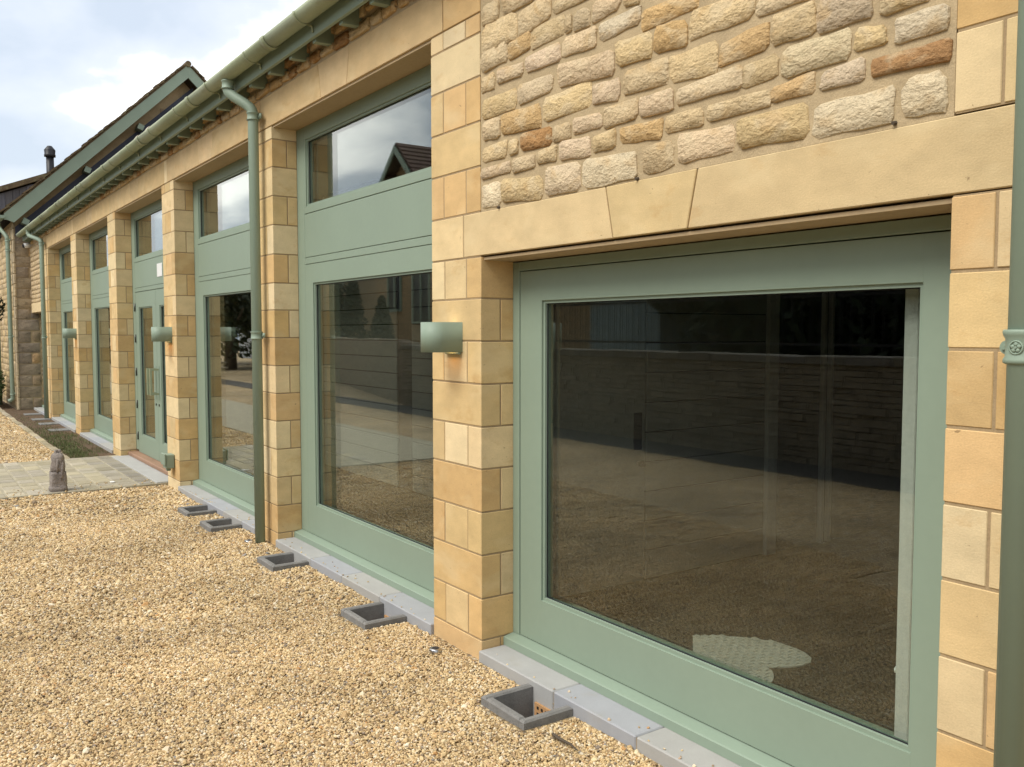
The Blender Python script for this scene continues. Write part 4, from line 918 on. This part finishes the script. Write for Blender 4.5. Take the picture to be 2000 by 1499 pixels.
# ================================================================== OPPOSITE SIDE OF THE YARD (seen mirrored in the glass)
wt = thing('boundary_wall', 'long dry stone boundary wall across the yard, mirrored in the windows', 'wall', (-8, -6.5, 0))
q = MB(); q.box(-17.2, 9, -6.7, -6.33, -.1, 1.22); q.build('wall_core', M['soil'], wt)
q = MB(); z = -.02
while z < 1.16:
    h = R.uniform(.05, .095); x = -17.2
    while x < 9:
        w = R.uniform(.14, .42); q.box(x + .006, x + w - .006, -6.34, -6.30 + R.uniform(-.012, .014), z + .004, z + h - .004, .004); x += w
    z += h
o = q.build('coursed_stones', M['oldwall'] if 'oldwall' in M else M['gablestone'], wt, color=(.22, .19, .145)); o['kind'] = 'stuff'
x = -17.25
while x < 9:
    w = R.uniform(.35, .6); slab('coping_stone', x + .006, x + w - .006, -6.74, -6.27, 1.2, 1.30 + R.uniform(-.012, .012), M['gablestone'], wt, .01, jitc((.17, .155, .13), .1)); x += w
wt2 = thing('boundary_wall', 'return length of dry stone wall running off towards the far houses', 'wall', (-22, -8, 0))
q = MB()
for i in range(30):
    x0 = -17.3 - i * .45; yy = -6.5 - i * .12
    z = -.02
    while z < 1.35: h = R.uniform(.06, .1); q.box(x0 - .44, x0, yy - .3, yy + R.uniform(-.01, .015), z, z + h - .006, .003); z += h
o = q.build('coursed_stones', M['gablestone'], wt2, color=(.24, .2, .15)); o['kind'] = 'stuff'
# railings on the wall
rl = thing('hoop_railing', 'black hooped iron railing along the top of the boundary wall', 'railing', (-11, -6.5, 1.3))
q = MB(); q.box(-16, 3, -6.56, -6.545, 2.02, 2.05); q.box(-16, 3, -6.56, -6.545, 1.42, 1.45); q.build('rail', M['black'], rl)
x = -16; hp = None
while x < 3:
    q = MB(); pts_ = [(x, -6.552, 1.28), (x, -6.552, 2.1)] + [(x + .07 - .07 * math.cos(math.pi * k / 6), -6.552, 2.1 + .07 * math.sin(math.pi * k / 6)) for k in range(1, 6)] + [(x + .14, -6.552, 2.1), (x + .14, -6.552, 1.28)]
    if hp is None: q.tube(pts_, .007, 5); hp = q.build('hoop', M['black'], rl); hx = hp.location.x
    else: c_ = hp.copy(); COL.objects.link(c_); c_.location.x = hx + (x + 16)
    x += .28
# summerhouse
sh = thing('summerhouse', 'small blue-grey boarded summerhouse with shallow gable behind the railing', 'shed', (-14.8, -11.5, 0))
x = -15.9
while x < -13.6: slab('board', x, x + .11, -10.55, -10.52, .1, 2.35 + .35 * (1 - abs(x + 14.7) / 1.2), M['bluepaint'], sh, .004); x += .115
mbox('shed_body', -15.9, -13.6, -12.5, -10.56, 0, 2.3, M['bluepaint'], sh)
q = MB(); q.prism([(-16.15, 2.25), (-14.75, 2.85), (-13.35, 2.25), (-13.35, 2.33), (-14.75, 2.95), (-16.15, 2.33)], 'y', -12.7, -10.3); q.build('shed_roof', M['tiledark'], sh)
# hedge/tree mass
def tree(x, y, h, r, lab, m='darkfoliage', n=2600, grp='trees across the yard', leaf=.2, seed=0, cat='tree'):
    t = thing('tree', lab, cat, (x, y, 0), grp); q = MB(); q.tube([(x, y, -.05), (x + .1, y, h * .3), (x, y + .1, h * .7)], [r * .1, r * .07, r * .03], 8)
    for k in range(5): a_ = k * 1.3; q.tube([(x, y, h * (.3 + .06 * k)), (x + r * .6 * math.cos(a_), y + r * .6 * math.sin(a_), h * (.55 + .07 * k))], [r * .04, r * .012], 6)
    q.build('trunk', M['bark'], t, True); rr4 = random.Random(seed)
    bl = [(x + rr4.uniform(-.5, .5) * r, y + rr4.uniform(-.5, .5) * r, h * rr4.uniform(.4, .82), r * .55, r * .55, h * .2) for _ in range(8)] + [(x, y, h * .35, r * .8, r * .8, h * .28)]
    leafcloud('crown', bl, n, leaf, M[m], t, seed); return t
TL = [(-11.2, -11, 4.6, 2.2, 'dense dark evergreen just right of the summerhouse'), (-7.5, -11.5, 5.0, 2.4, 'broad dark evergreen behind the middle of the railing'), (-3.6, -11, 4.8, 2.4, 'dark evergreen behind the near end of the railing'), (.5, -11.5, 5, 2.4, 'dark evergreen beyond the near end of the boundary wall'),
      (-38, -9, 4.6, 3.0, 'leafy green tree at the far end of the yard'), (-45, -13, 5.2, 3.8, 'tall green tree behind the white gate'), (-49, -6, 4.6, 3.4, 'round leafy tree at the very end of the yard'), (-38.5, -12, 4.8, 2.6, 'green tree beside the tall gabled house')]
for i, (x_, y_, h_, r_, lab) in enumerate(TL): tree(x_, y_, h_, r_, lab, 'darkfoliage', 5200, seed=i + 1, leaf=.17)
# conical topiary
for i, (x_, y_, h_, lab) in enumerate(((-29.6, -12.0, 2.6, 'smaller clipped cone of yew before the gabled house'), (-32.5, -12.2, 3.7, 'larger clipped cone of yew before the gabled house'))):
    t = thing('topiary_cone', lab, 'topiary', (x_, y_, 0), 'clipped yew cones'); q = MB(); q.tube([(x_, y_, 0), (x_, y_, .5)], .06, 6); q.build('trunk', M['bark'], t)
    leafcloud('foliage', [(x_, y_, .3 + h_ * k / 9, .95 * (1 - k / 9.5), .95 * (1 - k / 9.5), h_ / 9) for k in range(9)], 3200, .09, M['darkfoliage'], t, 20 + i)
yh = thing('yew_hedge', 'tall dense dark hedge closing the garden behind the railing', 'hedge', (-4, -14, 0))
mbox('hedge_core', -16.3, 8, -14.6, -13.4, -.05, 4.3, M['darkfoliage'], yh)
leafcloud('foliage', [(-12.5 + i * 1.0, -13.5, 2.0 + .1 * (i % 3), .8, .35, 2.1) for i in range(20)], 7000, .13, M['darkfoliage'], yh, 44)
# gabled house opposite
hh = thing('gabled_house', 'tall stone house with dark tiled cross gable, mirrored in the upper window', 'house', (-28.4, -17, 0))
q = MB(); q.prism([(-31.2, -.9), (-25.6, -.9), (-25.6, 5.35), (-28.4, 8.0), (-31.2, 5.35)], 'y', -24, -14); q.build('wall', M['gablestone'], hh, color=(.34, .24, .13))
mbox('wall', -25.6, -17, -20, -15, -.9, 3.6, M['gablestone'], hh, color=(.34, .24, .13)); mbox('wall', -40, -31.2, -20, -14.6, -.9, 3.6, M['gablestone'], hh, color=(.32, .24, .14))
for s_ in (1, -1):
    q = MB(); q.prism([(-28.4, 8.1), (-28.4 + s_ * 3.3, 4.95), (-28.4 + s_ * 3.3, 5.07), (-28.4, 8.24)], 'y', -24.3, -13.5); rfp = q.build('roof', M['tiledark'], hh)
    q = MB(); d = 0
    while d < 3.2:
        q.box(0, 0, 0, 0, 0, 0) if False else None
        xa_, za_ = -28.4 + s_ * d, 8.24 - d * .96; xb_, zb_ = -28.4 + s_ * (d + .2), 8.24 - (d + .2) * .96
        q.prism([(xa_, za_ + .005), (xb_, zb_ + .06), (xb_, zb_ + .01)] if s_ > 0 else [(xa_, za_ + .005), (xb_, zb_ + .01), (xb_, zb_ + .06)], 'y', -24.3, -13.5); d += .2
    o = q.build('tile_courses', M['tiledark'], rfp); o['kind'] = 'stuff'
    q = MB(); q.prism([(-28.4, 7.85), (-28.4 + s_ * 3.35, 4.65), (-28.4 + s_ * 3.35, 4.95), (-28.4, 8.12)], 'y', -13.48, -13.42); q.build('bargeboard', M['green'], hh)
for s_, x0, x1 in ((1, -25.6, -17), (1, -40, -31.2)):
    q = MB(); q.prism([(-20.3, 3.5), (-17.5, 6.0), (-14.3, 3.5), (-14.3, 3.6), (-17.5, 6.15), (-20.3, 3.6)], 'x', x0, x1); q.build('roof', M['tiledark'], hh)
for (x0, x1, z0, z1, y_) in ((-31.0 + .9, -29.0 + .1, 1.7, 3.5, -14), (-28.0, -26.6, 1.2, 3.2, -14), (-29, -27.8, 4.6, 6.0, -14), (-23.5, -22, 1.2, 2.7, -15), (-20.5, -19, 1.2, 2.7, -15)):
    f_ = part('window', hh, ((x0 + x1) / 2, y_, z0)); mbox('pane', x0 + .06, x1 - .06, y_ + .01, y_ + .02, z0 + .06, z1 - .06, M['black'], f_)
    q = MB(); q.box(x0, x0 + .08, y_ + .005, y_ + .07, z0, z1); q.box(x1 - .08, x1, y_ + .005, y_ + .07, z0, z1); q.box(x0 + .08, x1 - .08, y_ + .005, y_ + .07, z0, z0 + .08); q.box(x0 + .08, x1 - .08, y_ + .005, y_ + .07, z1 - .08, z1); q.box((x0 + x1) / 2 - .03, (x0 + x1) / 2 + .03, y_ + .021, y_ + .06, z0 + .08, z1 - .08); q.build('frame', M['green'], f_)
hh.location += Vector((-2.9, 0, .7))
# low barn left behind shed for the brown stone seen at the wall top
lb = thing('stone_outbuilding', 'low brown stone outbuilding beyond the railing, left of the summerhouse', 'outbuilding', (-20, -12, 0))
mbox('wall', -24, -16.4, -14, -11.2, -.1, 3.1, M['gablestone'], lb, color=(.26, .19, .11)); q = MB(); q.prism([(-14.2, 3.0), (-12.6, 4.3), (-11, 3.0), (-11, 3.1), (-12.6, 4.42), (-14.2, 3.1)], 'x', -24.2, -16.2); q.build('roof', M['tiledark'], lb)
# white gate and picnic bench
gt2 = thing('white_gate', 'white boarded gate with two leaves at the end of the yard', 'gate', (-42.5, -11.2, 0))
for k in range(10): slab('board', -43.5 + k * .2, -43.32 + k * .2, -11.2, -11.15, .3, 2.2, M['white'], gt2, .01)
slab('rail', -43.5, -41.5, -11.24, -11.2, .6, .75, M['white'], gt2, .01); slab('rail', -43.5, -41.5, -11.24, -11.2, 1.8, 1.95, M['white'], gt2, .01)
for (x_, y_, lab) in ((-29, -5.0, 'nearer wooden picnic table on the gravel at the far end of the yard'), (-34, -6.5, 'farther wooden picnic table near the trees')):
    t = thing('picnic_table', lab, 'table', (x_, y_, 0), 'picnic tables')
    for k in range(5): slab('top_board', x_ - .9, x_ + .9, y_ - .36 + k * .145, y_ - .22 + k * .145, .72, .76, M['benchwood'], t, .005)
    for s_ in (-1, 1):
        slab('seat', x_ - .9, x_ + .9, y_ + s_ * .72 - .13, y_ + s_ * .72 + .13, .43, .47, M['benchwood'], t, .005)
        q = MB(); q.tube([(x_ + s_ * .65, y_ - .65, -.02), (x_ + s_ * .65, y_ - .25, .72)], .045, 6); q.build('leg', M['benchwood'], t); q = MB(); q.tube([(x_ + s_ * .65, y_ + .65, -.02), (x_ + s_ * .65, y_ + .25, .72)], .045, 6); q.build('leg', M['benchwood'], t)
        slab('cross_bar', x_ + s_ * .65 - .03, x_ + s_ * .65 + .03, y_ - .8, y_ + .8, .39, .428, M['benchwood'], t, .004)
print('objects', len(bpy.data.objects), 'gravel', len(pts))
